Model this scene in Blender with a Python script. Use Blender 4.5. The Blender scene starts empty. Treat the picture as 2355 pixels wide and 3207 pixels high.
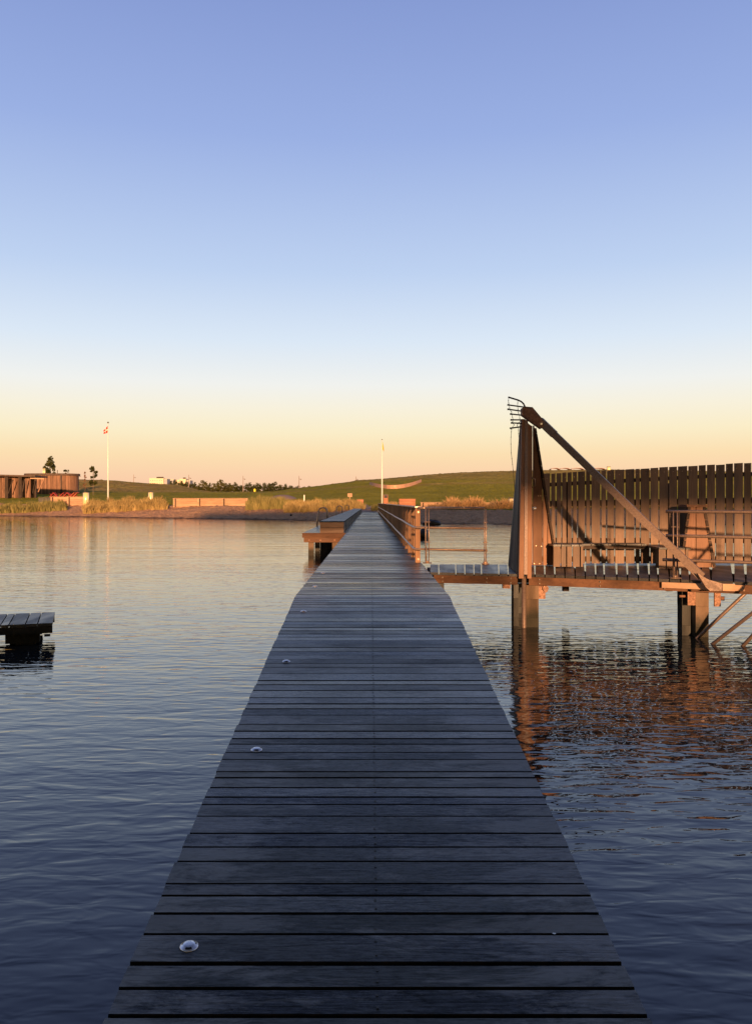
import bpy, math, random
import numpy as np
from mathutils import Vector, Matrix
random.seed(7)
rs = np.random.RandomState(3)
sc = bpy.context.scene
COL = sc.collection
R = math.radians

# ------------------------------------------------------------------ camera
CZ = 1.87                       # eye height above the water
F = 2594.0                      # focal length in photo pixels
VX, VY = 1160.0, 1574.0         # principal direction in the photo
cam = bpy.data.objects.new('camera', bpy.data.cameras.new('camera'))
COL.objects.link(cam)
cam.location = (0, 0, CZ)
cam.rotation_euler = (R(90), 0, 0)
cam.data.sensor_fit = 'VERTICAL'
cam.data.sensor_height = 36.0
cam.data.sensor_width = 36.0
cam.data.lens = F / 3207 * 36.0
cam.data.shift_x = (1177.5 - VX) / 3207
cam.data.shift_y = (VY - 1603.5) / 3207
cam.data.clip_start = 0.1
cam.data.clip_end = 6000
sc.camera = cam

# ------------------------------------------------------------------ light
SUN_EL, SUN_AZ = R(6.6), R(5.0)          # low behind the camera, a little to the right
sdir = Vector((math.sin(SUN_AZ) * math.cos(SUN_EL), -math.cos(SUN_AZ) * math.cos(SUN_EL), math.sin(SUN_EL)))
sun = bpy.data.objects.new('sun', bpy.data.lights.new('sun', 'SUN'))
COL.objects.link(sun)
sun.data.energy = 5.0
sun.data.color = (1.0, 0.55, 0.27)
sun.data.angle = R(1.1)
sun.rotation_euler = sdir.to_track_quat('Z', 'Y').to_euler()
sun.location = (10, -60, 20)

def lin(r, g, b):
    f = lambda c: (c / 255 / 12.92) if c / 255 <= .04045 else ((c / 255 + .055) / 1.055) ** 2.4
    return (f(r), f(g), f(b), 1)

W = bpy.data.worlds.new('World')
sc.world = W
W.use_nodes = True
nt = W.node_tree
nt.nodes.clear()
N = nt.nodes.new
L = nt.links.new
tc = N('ShaderNodeTexCoord')
sx = N('ShaderNodeSeparateXYZ'); L(tc.outputs['Generated'], sx.inputs[0])
ramp = N('ShaderNodeValToRGB')
stops = [(0.0, (247, 192, 163)), (.012, (249, 199, 166)), (.030, (251, 208, 170)), (.057, (252, 223, 177)), (.084, (251, 237, 200)),
         (.112, (248, 241, 220)), (.140, (241, 242, 238)), (.190, (219, 232, 246)), (.267, (190, 210, 241)),
         (.404, (154, 176, 227)), (.518, (135, 156, 212)), (.75, (72, 86, 126)), (1.0, (44, 53, 78))]
cr = ramp.color_ramp
while len(cr.elements) < len(stops):
    cr.elements.new(0.5)
for e, (p, c) in zip(cr.elements, stops):
    e.position = p
for e, (p, c) in zip(cr.elements, stops):
    e.color = lin(*c)
L(sx.outputs['Z'], ramp.inputs[0])
bg1 = N('ShaderNodeBackground'); L(ramp.outputs[0], bg1.inputs[0]); bg1.inputs[1].default_value = 0.66
sky = N('ShaderNodeTexSky'); sky.sky_type = 'NISHITA'; sky.sun_disc = False
sky.sun_elevation = SUN_EL
sky.sun_rotation = math.pi - SUN_AZ
bg2 = N('ShaderNodeBackground'); L(sky.outputs[0], bg2.inputs[0]); bg2.inputs[1].default_value = 0.035
mr = N('ShaderNodeMapRange'); L(sx.outputs['Y'], mr.inputs[0])
mr.inputs[1].default_value = 0.15; mr.inputs[2].default_value = -0.6
mx = N('ShaderNodeMixShader'); L(mr.outputs[0], mx.inputs[0]); L(bg1.outputs[0], mx.inputs[1]); L(bg2.outputs[0], mx.inputs[2])
wo = N('ShaderNodeOutputWorld'); L(mx.outputs[0], wo.inputs[0])

sc.view_settings.view_transform = 'Standard'
sc.view_settings.look = 'None'
sc.view_settings.exposure = 0.6
sc.view_settings.gamma = 1.0

# ------------------------------------------------------------------ helpers
def tag(o, label=None, cat=None, group=None, kind=None):
    if label: o['label'] = label
    if cat: o['category'] = cat
    if group: o['group'] = group
    if kind: o['kind'] = kind
    return o

def empty(name, loc, label, cat, group=None):
    o = bpy.data.objects.new(name, None)
    COL.objects.link(o)
    o.location = loc
    o.empty_display_size = 0.2
    return tag(o, label, cat, group)

def copy_tree(o, parent=None):
    c = o.copy(); COL.objects.link(c); c.parent = parent
    for ch in o.children:
        copy_tree(ch, c)
    return c

class MB:
    """collects shapes in world coordinates, builds one mesh object"""
    def __init__(s):
        s.v = []; s.f = []; s.m = []; s.p = []
    def add(s, vs, fs, mi=0, pv=None):
        b = len(s.v); pv = random.random() if pv is None else pv
        s.v += [tuple(v) for v in vs]
        for f in fs:
            s.f.append(tuple(b + i for i in f)); s.m.append(mi); s.p.append(pv)
    def hexa(s, q, mi=0, pv=None):        # q: 4 bottom then 4 top, counter-clockwise from above
        s.add(q, [(3, 2, 1, 0), (4, 5, 6, 7), (0, 1, 5, 4), (1, 2, 6, 5), (2, 3, 7, 6), (3, 0, 4, 7)], mi, pv)
    def box(s, x0, x1, y0, y1, z0, z1, mi=0, pv=None):
        s.hexa([(x0, y0, z0), (x1, y0, z0), (x1, y1, z0), (x0, y1, z0), (x0, y0, z1), (x1, y0, z1), (x1, y1, z1), (x0, y1, z1)], mi, pv)
    def beam(s, a, b, w, h, mi=0, pv=None, up=(0, 0, 1)):   # square bar from a to b
        a = Vector(a); b = Vector(b); d = (b - a).normalized(); up = Vector(up)
        if abs(d.dot(up)) > .98: up = Vector((0, 1, 0))
        r = d.cross(up).normalized() * (w / 2); u = r.cross(d).normalized() * (h / 2)
        s.hexa([a - r - u, a + r - u, b + r - u, b - r - u, a - r + u, a + r + u, b + r + u, b - r + u], mi, pv)
    def tube(s, pts, r, n=8, mi=0, pv=None, cap=True, taper=None):
        pts = [Vector(p) for p in pts]; vs = []; fs = []
        for i, p in enumerate(pts):
            d = (pts[min(i + 1, len(pts) - 1)] - pts[max(i - 1, 0)]).normalized()
            up = Vector((0, 0, 1)) if abs(d.z) < .95 else Vector((1, 0, 0))
            a = d.cross(up).normalized(); b = a.cross(d).normalized()
            rr = r if taper is None else r * (1 + (taper - 1) * i / (len(pts) - 1))
            for k in range(n):
                t = 2 * math.pi * k / n
                vs.append(p + (a * math.cos(t) + b * math.sin(t)) * rr)
        for i in range(len(pts) - 1):
            for k in range(n):
                k2 = (k + 1) % n
                fs.append((i * n + k, i * n + k2, (i + 1) * n + k2, (i + 1) * n + k))
        if cap:
            fs.append(tuple(range(n))[::-1]); fs.append(tuple((len(pts) - 1) * n + k for k in range(n)))
        s.add(vs, fs, mi, pv)
    def lathe(s, c, prof, n=20, mi=0, pv=None, axis=None):
        vs = []; fs = []
        for (r, z) in prof:
            for k in range(n):
                t = 2 * math.pi * k / n
                vs.append((c[0] + r * math.cos(t), c[1] + r * math.sin(t), c[2] + z))
        for i in range(len(prof) - 1):
            for k in range(n):
                k2 = (k + 1) % n
                fs.append((i * n + k, i * n + k2, (i + 1) * n + k2, (i + 1) * n + k))
        fs.append(tuple(range(n))[::-1]); fs.append(tuple((len(prof) - 1) * n + k for k in range(n)))
        s.add(vs, fs, mi, pv)
    def slab(s, poly, off, mi=0, pv=None):      # polygon extruded by the vector off
        n = len(poly); off = Vector(off); vs = [Vector(p) for p in poly] + [Vector(p) + off for p in poly]
        fs = [tuple(range(n))[::-1], tuple(range(n, 2 * n))] + [(i, (i + 1) % n, n + (i + 1) % n, n + i) for i in range(n)]
        s.add(vs, fs, mi, pv)
    def build(s, name, mats, parent=None, smooth=False, loc=None):
        if not isinstance(mats, (list, tuple)): mats = [mats]
        o0 = Vector((0, 0, 0))
        q = parent
        while q is not None:
            o0 = o0 + q.location; q = q.parent
        if loc is not None: o0 = Vector(loc)
        me = bpy.data.meshes.new(name)
        me.from_pydata([(v[0] - o0.x, v[1] - o0.y, v[2] - o0.z) for v in s.v], [], s.f)
        for m in mats: me.materials.append(m)
        me.polygons.foreach_set('material_index', s.m)
        at = me.attributes.new('pv', 'FLOAT', 'FACE'); at.data.foreach_set('value', s.p)
        if smooth: me.polygons.foreach_set('use_smooth', [True] * len(s.f))
        me.update()
        o = bpy.data.objects.new(name, me); COL.objects.link(o)
        if parent is not None: o.parent = parent
        elif loc is not None: o.location = loc
        return o

def P(px, py, Y):
    return Vector(((px - VX) / F * Y, Y, CZ - (py - VY) / F * Y))
def X_(px, Y): return (px - VX) / F * Y
def Z_(py, Y): return CZ - (py - VY) / F * Y

# ------------------------------------------------------------------ materials
def mat(name):
    m = bpy.data.materials.new(name); m.use_nodes = True
    nt = m.node_tree; b = nt.nodes['Principled BSDF']
    return m, nt, b
def mixc(nt, fac, a, b, mode='MIX'):
    n = nt.nodes.new('ShaderNodeMix'); n.data_type = 'RGBA'; n.blend_type = mode
    for i, v in ((0, fac), (6, a), (7, b)):
        if isinstance(v, bpy.types.NodeSocket): nt.links.new(v, n.inputs[i])
        elif i == 0: n.inputs[i].default_value = v
        else: n.inputs[i].default_value = (v[0], v[1], v[2], 1)
    return n.outputs[2]
def coords(nt, scale=(1, 1, 1), rot=(0, 0, 0), shift_attr=None):
    tc = nt.nodes.new('ShaderNodeTexCoord'); mp = nt.nodes.new('ShaderNodeMapping')
    src = tc.outputs['Object']
    if shift_attr:
        at = nt.nodes.new('ShaderNodeAttribute'); at.attribute_name = 'pv'
        mu = nt.nodes.new('ShaderNodeMath'); mu.operation = 'MULTIPLY'; mu.inputs[1].default_value = shift_attr
        nt.links.new(at.outputs['Fac'], mu.inputs[0])
        ad = nt.nodes.new('ShaderNodeVectorMath'); ad.operation = 'ADD'
        nt.links.new(src, ad.inputs[0]); nt.links.new(mu.outputs[0], ad.inputs[1]); src = ad.outputs[0]
    nt.links.new(src, mp.inputs[0]); mp.inputs['Scale'].default_value = scale; mp.inputs['Rotation'].default_value = rot
    return mp.outputs[0]
def noise(nt, vec, scale, detail=4, rough=.55, dist=0):
    n = nt.nodes.new('ShaderNodeTexNoise'); nt.links.new(vec, n.inputs['Vector'])
    n.inputs['Scale'].default_value = scale; n.inputs['Detail'].default_value = detail
    n.inputs['Roughness'].default_value = rough; n.inputs['Distortion'].default_value = dist
    return n.outputs['Fac']
def mrange(nt, v, a, b, c=0, d=1):
    n = nt.nodes.new('ShaderNodeMapRange'); nt.links.new(v, n.inputs[0])
    n.inputs[1].default_value = a; n.inputs[2].default_value = b; n.inputs[3].default_value = c; n.inputs[4].default_value = d
    return n.outputs[0]
def bump(nt, b, h, dist, strength=1.0):
    n = nt.nodes.new('ShaderNodeBump'); nt.links.new(h, n.inputs['Height'])
    n.inputs['Distance'].default_value = dist; n.inputs['Strength'].default_value = strength
    nt.links.new(n.outputs[0], b.inputs['Normal'])
def attr(nt):
    n = nt.nodes.new('ShaderNodeAttribute'); n.attribute_name = 'pv'; return n.outputs['Fac']

def wood(name, c1, c2, stain, axis='z', rough=(.55, .8), var=.45, bd=.002, grain=14, spec=.4):
    """weathered boards: grain runs along axis, each board its own tone, blotchy stains"""
    m, nt, b = mat(name)
    st = {'x': (.09, 1.6, 1), 'y': (1.6, .09, 1), 'z': (1.6, 1.6, .09)}[axis]
    v = coords(nt, st, shift_attr=37.0)
    g = noise(nt, v, grain * 2.2, 6, .7, .4)
    v2 = coords(nt, tuple(min(1, s * 2.2) for s in st), shift_attr=11.0)
    bl = noise(nt, v2, 2.6, 5, .6, .3)
    c = mixc(nt, mrange(nt, g, .33, .68), c1, c2)
    c = mixc(nt, mrange(nt, bl, .47, .68, 0, .75), c, stain)
    pvv = mrange(nt, attr(nt), 0, 1, 1 - var, 1 + var * .5)
    cc = nt.nodes.new('ShaderNodeCombineColor')
    for i in range(3): nt.links.new(pvv, cc.inputs[i])
    c = mixc(nt, 1.0, c, cc.outputs[0], 'MULTIPLY')
    nt.links.new(c, b.inputs['Base Color'])
    nt.links.new(mrange(nt, bl, .35, .65, rough[0], rough[1]), b.inputs['Roughness'])
    b.inputs['Specular IOR Level'].default_value = spec
    bump(nt, b, g, bd)
    return m

M = {}
M['deck'] = wood('deck_boards', (.009, .011, .009), (.062, .062, .052), (.009, .011, .009), 'x', (.36, .68), .7, .0007, 34, .42)
def deck_wear(m):
    nt = m.node_tree; b = nt.nodes['Principled BSDF']
    src = b.inputs['Base Color'].links[0].from_socket
    tc = nt.nodes.new('ShaderNodeTexCoord'); sp = nt.nodes.new('ShaderNodeSeparateXYZ'); nt.links.new(tc.outputs['Object'], sp.inputs[0])
    ab = nt.nodes.new('ShaderNodeMath'); ab.operation = 'ABSOLUTE'; nt.links.new(sp.outputs[0], ab.inputs[0])
    edge = mrange(nt, ab.outputs[0], .25, .8, .0, .16)
    n = noise(nt, coords(nt, (.30, 1.2, 1)), 7, 7, .78, .5)
    ad = nt.nodes.new('ShaderNodeMath'); ad.operation = 'ADD'; nt.links.new(n, ad.inputs[0]); nt.links.new(edge, ad.inputs[1])
    c = mixc(nt, mrange(nt, ad.outputs[0], .53, .66, 0, .85), src, (.19, .182, .165))
    g = noise(nt, coords(nt, (.6, .6, 1)), 1.3, 4, .6)
    c = mixc(nt, mrange(nt, g, .5, .75, 0, .6), c, (.020, .026, .020))
    nt.links.new(c, b.inputs['Base Color'])
    # boards differ in how smooth they are worn
    nr = noise(nt, coords(nt, (.5, 1.4, 1), shift_attr=23.0), 2.2, 3, .6)
    a = nt.nodes.new('ShaderNodeMath'); a.operation = 'MULTIPLY_ADD'; nt.links.new(attr(nt), a.inputs[0]); a.inputs[1].default_value = .22
    nt.links.new(mrange(nt, nr, .3, .7, .10, .30), a.inputs[2])
    gr = noise(nt, coords(nt, (.14, 2.2, 1), shift_attr=37.0), 42, 5, .75, .3)
    pit = noise(nt, coords(nt, (.45, 1.4, 1)), 60, 4, .7)
    q = nt.nodes.new('ShaderNodeMath'); q.operation = 'MULTIPLY_ADD'; nt.links.new(mrange(nt, gr, .35, .65, -.09, .16), q.inputs[0]); q.inputs[1].default_value = 1; nt.links.new(a.outputs[0], q.inputs[2])
    nt.links.new(q.outputs[0], b.inputs['Roughness'])
    sp1 = nt.nodes.new('ShaderNodeMath'); sp1.operation = 'MULTIPLY'
    nt.links.new(mrange(nt, gr, .36, .62, .18, 1.0), sp1.inputs[0]); nt.links.new(mrange(nt, pit, .35, .6, .25, .72), sp1.inputs[1])
    nt.links.new(sp1.outputs[0], b.inputs['Specular IOR Level'])
deck_wear(M['deck'])
M['deck_y'] = wood('cross_deck_boards', (.026, .024, .023), (.06, .055, .053), (.016, .015, .014), 'y', (.3, .55), .5, .002, 12, .5)
M['fence'] = wood('fence_boards', (.20, .132, .094), (.28, .185, .13), (.12, .10, .09), 'z', (.6, .9), .34, .003, 12, .3)
M['tower'] = wood('tower_boards', (.24, .125, .075), (.32, .17, .105), (.17, .10, .068), 'z', (.6, .9), .3, .003, 14, .3)
M['beam'] = wood('stained_beam', (.17, .08, .04), (.10, .045, .025), (.04, .023, .014), 'x', (.6, .9), .25, .004, 8, .3)
M['pile'] = wood('pile_timber', (.16, .095, .055), (.23, .145, .09), (.05, .035, .022), 'z', (.55, .85), .3, .004, 6, .35)
M['post'] = wood('rail_post_timber', (.40, .21, .11), (.50, .28, .15), (.28, .15, .09), 'z', (.6, .85), .2, .002, 12, .3)
M['black'] = wood('near_black_boards', (.02, .02, .018), (.035, .033, .028), (.012, .012, .011), 'z', (.5, .8), .4, .002)
M['bench'] = wood('bench_boards', (.13, .078, .05), (.19, .115, .075), (.075, .05, .035), 'x', (.5, .8), .4, .003, 10, .35)
M['bench_top'] = wood('bench_top_boards', (.10, .085, .078), (.16, .14, .13), (.06, .052, .048), 'x', (.35, .6), .5, .002, 10, .5)
M['bench_side'] = wood('bench_side_boards', (.075, .068, .058), (.12, .11, .095), (.05, .045, .038), 'y', (.5, .8), .4, .002, 10, .35)
M['wall'] = wood('beach_wall_timber', (.44, .27, .17), (.56, .36, .23), (.34, .20, .13), 'x', (.6, .9), .15, .004, 3, .2)
M['redwall'] = wood('red_wall_timber', (.42, .17, .10), (.52, .22, .13), (.32, .13, .08), 'x', (.6, .9), .2, .004, 2, .2)
M['smile'] = wood('pale_red_timber', (.62, .34, .22), (.72, .42, .28), (.5, .26, .17), 'x', (.6, .9), .1, .004, 2, .2)
M['hut'] = wood('hut_boards', (.24, .125, .08), (.38, .21, .135), (.14, .085, .06), 'z', (.6, .9), .55, .01, 1.2, .2)
M['darkwood'] = wood('dark_timber', (.06, .042, .032), (.09, .06, .045), (.035, .025, .02), 'z', (.6, .9), .3, .005, 4, .2)

def wet_band(m, z0=.17, z1=.33):
    nt = m.node_tree; b = nt.nodes['Principled BSDF']; src = b.inputs['Base Color'].links[0].from_socket
    ge = nt.nodes.new('ShaderNodeNewGeometry'); sp = nt.nodes.new('ShaderNodeSeparateXYZ'); nt.links.new(ge.outputs['Position'], sp.inputs[0])
    a = nt.nodes.new('ShaderNodeMath'); a.operation = 'MULTIPLY_ADD'; nt.links.new(noise(nt, coords(nt), 9, 5, .7), a.inputs[0]); a.inputs[1].default_value = -.22; nt.links.new(sp.outputs[2], a.inputs[2])
    nt.links.new(mixc(nt, mrange(nt, a.outputs[0], z0 - .11, z1 - .11, .92, 0), src, (.018, .017, .010)), b.inputs['Base Color'])
wet_band(M['pile']); wet_band(M['darkwood'])
def simple(name, c, rough=.5, metal=0, nscale=0, c2=None, bd=0, spec=.5):
    m, nt, b = mat(name)
    b.inputs['Base Color'].default_value = (*c, 1); b.inputs['Roughness'].default_value = rough
    b.inputs['Metallic'].default_value = metal; b.inputs['Specular IOR Level'].default_value = spec
    if nscale:
        n = noise(nt, coords(nt), nscale, 5, .65)
        nt.links.new(mixc(nt, mrange(nt, n, .38, .66), c, c2 or tuple(x * .6 for x in c)), b.inputs['Base Color'])
        nt.links.new(mrange(nt, n, .3, .7, rough * .8, min(1, rough * 1.25)), b.inputs['Roughness'])
        if bd: bump(nt, b, n, bd)
    return m
M['steel'] = simple('galvanised_steel', (.58, .40, .29), .45, .55, 30, (.36, .24, .17))
M['brace'] = simple('weathered_steel', (.27, .19, .15), .5, .45, 45, (.17, .115, .09), .0008)
M['bracket'] = simple('rusty_plate', (.30, .15, .09), .6, .3, 26, (.16, .08, .05), .001)
M['strip'] = simple('grey_steel_strip', (.34, .25, .21), .7, .1, 40, (.28, .2, .17))
M['chrome'] = simple('polished_stud_metal', (.92, .92, .94), .36, .75, 60, (.6, .6, .64))
M['lens'] = simple('dark_stud_window', (.02, .018, .017), .2)
M['dark'] = simple('screw_black', (.008, .008, .008), .6)
M['iron'] = simple('dark_iron_pipe', (.11, .085, .065), .5, .5, 50, (.06, .045, .035))
M['bin'] = simple('sun_glint_bin_paint', (.95, .80, .42), .3, .25, spec=1.0)  # pale yellow base puts the sun's glint on the metal into colour
M['lid'] = simple('bin_lid_paint', (.10, .08, .05), .4)
M['white'] = simple('white_pole_paint', (.82, .80, .74), .35)
M['yellow'] = simple('yellow_cloth', (.85, .50, .04), .8)
M['yellowpaint'] = simple('yellow_paint', (.9, .75, .05), .4)
M['red'] = simple('red_canvas', (.36, .035, .025), .75)
M['orange'] = simple('orange_canvas', (.75, .24, .06), .75)
M['roof'] = simple('roof_felt', (.12, .075, .055), .8, 0, 2, (.07, .05, .04))
M['lamp'] = simple('grey_lamp_metal', (.32, .24, .21), .5, .3)
M['facade'] = simple('pale_render', (.80, .68, .50), .8, 0, .15, (.72, .60, .44))
M['facade2'] = simple('blue_grey_render', (.42, .42, .46), .8, 0, .15, (.34, .34, .38))
M['glass'] = simple('window_glass', (.10, .11, .13), .15)
M['trunk'] = simple('tree_bark', (.22, .16, .12), .85, 0, 4, (.12, .09, .07))
M['moss_shade'] = simple('mossy_shaded_board_edge', (.004, .0035, .0025), .9, 0, 14, (.022, .012, .004), spec=.08)  # mossy tint, with the shade of the board gaps painted in near black
M['weed'] = simple('wet_weed', (.028, .018, .012), .45, 0, 14, (.05, .028, .016), .03)
M['shade_block'] = simple('shade_block_timber', (.20, .14, .10), .8, 0, 3)
M['path'] = simple('path_gravel', (.30, .21, .18), .95, 0, 8, (.22, .16, .14), .02)

def foliage(name, a, b_, tr=.25):
    m, nt, b = mat(name)
    nt.links.new(mixc(nt, attr(nt), a, b_), b.inputs['Base Color'])
    b.inputs['Roughness'].default_value = .8; b.inputs['Specular IOR Level'].default_value = .15
    t = nt.nodes.new('ShaderNodeBsdfTranslucent'); nt.links.new(mixc(nt, attr(nt), a, b_), t.inputs[0])
    mx = nt.nodes.new('ShaderNodeMixShader'); mx.inputs[0].default_value = tr
    nt.links.new(b.outputs[0], mx.inputs[1]); nt.links.new(t.outputs[0], mx.inputs[2])
    nt.links.new(mx.outputs[0], nt.nodes['Material Output'].inputs[0])
    return m
M['leaf'] = foliage('tree_leaves', (.030, .042, .010), (.085, .085, .022))
M['leaf_olive'] = foliage('olive_leaves', (.06, .07, .015), (.13, .115, .03))
M['leaf_dry'] = foliage('reddish_leaves', (.20, .10, .05), (.30, .15, .09))
M['straw'] = foliage('dune_grass_blades', (.19, .135, .05), (.50, .36, .15), .2)
M['straw_green'] = foliage('green_dune_grass_blades', (.09, .10, .03), (.36, .29, .11), .2)
M['shrub'] = foliage('dry_shrub_twigs', (.42, .24, .11), (.66, .42, .2), .2)

# water: dark sea, sky mirrored by small ripples
m, nt, b = mat('sea_water')
b.inputs['Base Color'].default_value = (.009, .013, .017, 1)
b.inputs['Roughness'].default_value = .02; b.inputs['IOR'].default_value = 1.45
v1 = coords(nt, (.42, 1, 1), (0, 0, R(-9)))
v3 = coords(nt, (.30, 1, 1), (0, 0, R(12)))
def bumpn(h, dist, prev=None):
    n = nt.nodes.new('ShaderNodeBump'); nt.links.new(h, n.inputs['Height']); n.inputs['Distance'].default_value = dist
    n.inputs['Strength'].default_value = 1
    if prev: nt.links.new(prev, n.inputs['Normal'])
    return n.outputs[0]
n1 = noise(nt, v1, 9.0, 2, .45, .4)
n2 = noise(nt, v3, 3.5, 2, .5, .6)
n3 = noise(nt, v1, .42, 2, .5, .3)
tcw = nt.nodes.new('ShaderNodeTexCoord'); spw = nt.nodes.new('ShaderNodeSeparateXYZ'); nt.links.new(tcw.outputs['Object'], spw.inputs[0])
calm = mrange(nt, spw.outputs[1], 8, 45, 1.0, .48)          # the water is calmer near the shore
gust = mrange(nt, noise(nt, coords(nt, (.35, 1, 1)), .16, 2), .35, .65, .7, 1.15)
mm = nt.nodes.new('ShaderNodeMath'); mm.operation = 'MULTIPLY'; nt.links.new(calm, mm.inputs[0]); nt.links.new(gust, mm.inputs[1])
def scaled(h):
    k = nt.nodes.new('ShaderNodeMath'); k.operation = 'MULTIPLY'; nt.links.new(h, k.inputs[0]); nt.links.new(mm.outputs[0], k.inputs[1]); return k.outputs[0]
n4 = noise(nt, coords(nt, (.10, 1, 1)), .95, 3, .6, .2)
far_ = nt.nodes.new('ShaderNodeMath'); far_.operation = 'MULTIPLY'; nt.links.new(n4, far_.inputs[0]); nt.links.new(mrange(nt, spw.outputs[1], 14, 45, 0, 1), far_.inputs[1])
nn = bumpn(far_.outputs[0], .03); nn = bumpn(scaled(n3), .022, nn); nn = bumpn(scaled(n2), .0115, nn); nn = bumpn(scaled(n1), .0078, nn)
nt.links.new(nn, b.inputs['Normal'])
M['water'] = m

# ground material: pebbly sand by the water, lawn behind, drier grass on the hill
m, nt, b = mat('shore_ground')
at = nt.nodes.new('ShaderNodeAttribute'); at.attribute_name = 'zone'
sepz = nt.nodes.new('ShaderNodeSeparateColor'); nt.links.new(at.outputs['Color'], sepz.inputs[0])
v = coords(nt)
na = noise(nt, v, 2.4, 6, .75); nb = noise(nt, v, .10, 5, .6, .5)
sand = mixc(nt, mrange(nt, na, .35, .65), (.56, .31, .175), (.88, .52, .30))
vst = coords(nt, (.35, 1, 1)); nst = noise(nt, vst, .16, 5, .65, .6)
lawn = mixc(nt, mrange(nt, nb, .35, .65), (.28, .265, .024), (.42, .37, .042))
dry = mixc(nt, mrange(nt, nst, .42, .62), (.34, .24, .07), (.60, .41, .15))
grass = mixc(nt, sepz.outputs[1], lawn, dry)
fine = noise(nt, v, .9, 5, .7)
grass = mixc(nt, mrange(nt, fine, .35, .7, 0, .4), grass, (.11, .11, .02))
grd = mixc(nt, sepz.outputs[0], sand, grass)
weedn = noise(nt, coords(nt, (.5, 1, 1)), 1.1, 5, .7)
mw = nt.nodes.new('ShaderNodeMath'); mw.operation = 'MULTIPLY'; nt.links.new(sepz.outputs[2], mw.inputs[0])
nt.links.new(mrange(nt, weedn, .38, .5), mw.inputs[1])
grd = mixc(nt, mw.outputs[0], grd, (.018, .013, .010))
nt.links.new(grd, b.inputs['Base Color']); b.inputs['Roughness'].default_value = .95
b.inputs['Specular IOR Level'].default_value = .1
bb = nt.nodes.new('ShaderNodeMath'); bb.operation = 'ADD'; nt.links.new(na, bb.inputs[0]); nt.links.new(fine, bb.inputs[1])
bump(nt, b, bb.outputs[0], .35)
M['ground'] = m

# ------------------------------------------------------------------ terrain
def sstep(t): t = np.clip(t, 0, 1); return t * t * (3 - 2 * t)
SHX = [-200, -90, -51, -20.5, -5.6, 0, 5, 13, 30, 100]
SHY = [165, 130, 115, 95, 85.5, 80, 72, 70, 69, 69]
SK_PX = [-1500, -300, 0, 100, 232, 363, 418, 508, 554, 600, 620, 663, 720, 850, 905, 962, 983, 1100, 1115, 1195, 1350, 1443, 1610, 1700, 1900, 2100, 2400, 3500, 5000]
SK_PY = [1520, 1500, 1497, 1499, 1502, 1506, 1512, 1517, 1519, 1529, 1535, 1541, 1543, 1541, 1534, 1527, 1525, 1510, 1506, 1501.6, 1488, 1482, 1476.7, 1475, 1473, 1475, 1482, 1510, 1530]
def terrain(X, Y):
    X = np.asarray(X, float); Y = np.asarray(Y, float)
    s = Y - np.interp(X, SHX, SHY)
    top = np.interp(X, [-60, -20, -6, 5, 30], [1.5, 1.4, 1.05, 1.0, 1.1])
    z = np.where(s < 0, np.maximum(-1.3, s * .09), top * (np.clip(s, 0, 16) / 16) ** 1.15)
    z = z + (1.5 - top) * sstep((s - 16) / 22)
    z = z + .0415 * np.clip(Y - 132, 0, 70) + .0127 * np.clip(Y - 202, 0, 3000)
    px = VX + X / np.maximum(Y, 1) * F
    E = (VY - np.interp(px, SK_PX, SK_PY)) / F
    z300 = CZ + E * 300
    lawn300 = 1.5 + .0415 * 70 + .0127 * 98
    d = z300 - lawn300
    st = np.interp(px, [600, 1000], [205, 140])
    rise = sstep((Y - st) / (300 - st)) * d
    fall = 1 - sstep((Y - 300) / 90)
    return z + rise * np.where(Y > 300, fall, 1)
def TZ(x, y): return float(terrain(x, y))
def hit(px, py, y0=75, y1=600):
    """walk along the sight line through a photo pixel until it meets the ground"""
    for Y in np.arange(y0, y1, .25):
        if terrain(X_(px, Y), Y) >= Z_(py, Y):
            return Vector((X_(px, Y), float(Y), TZ(X_(px, Y), Y)))
    return P(px, py, y1)

Ys = np.concatenate([np.arange(58, 68, 1.0), np.arange(68, 140, .28), np.arange(140, 310, .8), np.arange(310, 420, 6), np.geomspace(420, 4500, 22)])
us = np.concatenate([np.linspace(-2.2, -.52, 50)[:-1], np.linspace(-.52, .52, 330), np.linspace(.52, 2.2, 50)[1:]])
UU, YY = np.meshgrid(us, Ys); XX = UU * YY; ZZ = terrain(XX, YY)
s = YY - np.interp(XX, SHX, SHY)
bumps = (np.sin(XX * .9 + 1.3 * np.sin(YY * .7)) * np.sin(YY * 1.1 + 2 * np.sin(XX * .37)))
ZZ = ZZ + np.where((s > 1) & (YY < 140), bumps * .045, 0) + np.where(YY > 200, bumps * .10, 0)
rough = rs.normal(size=XX.shape)
ZZ = ZZ + rough * np.where(s > 1.5, np.where(YY < 140, .05, np.where(YY < 310, .07, 0)), .008 * (s > 0))
nv, nu = XX.shape
verts = np.stack([XX, YY, ZZ], -1).reshape(-1, 3)
ii = np.arange(nv * nu).reshape(nv, nu)
fs = np.stack([ii[:-1, :-1], ii[:-1, 1:], ii[1:, 1:], ii[1:, :-1]], -1).reshape(-1, 4)
me = bpy.data.meshes.new('ground'); me.from_pydata(verts.tolist(), [], fs.tolist())
zn = me.color_attributes.new('zone', 'FLOAT_COLOR', 'POINT')
edge = 18 + 2.0 * np.sin(XX * .35) + 1.2 * np.sin(XX * 1.1)
g_ = sstep((s - edge) / 1.5)
pxs = VX + UU * F
skyd = (VY - np.interp(pxs, SK_PX, SK_PY)) / F
relh = (CZ + skyd * YY - ZZ)                      # how far below the crest
dryf = sstep((YY - 225 + 25 * np.sin(XX * .03) + 12 * np.sin(XX * .11 + YY * .05)) / 50) * np.where(pxs > 700, .75, .95)
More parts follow.
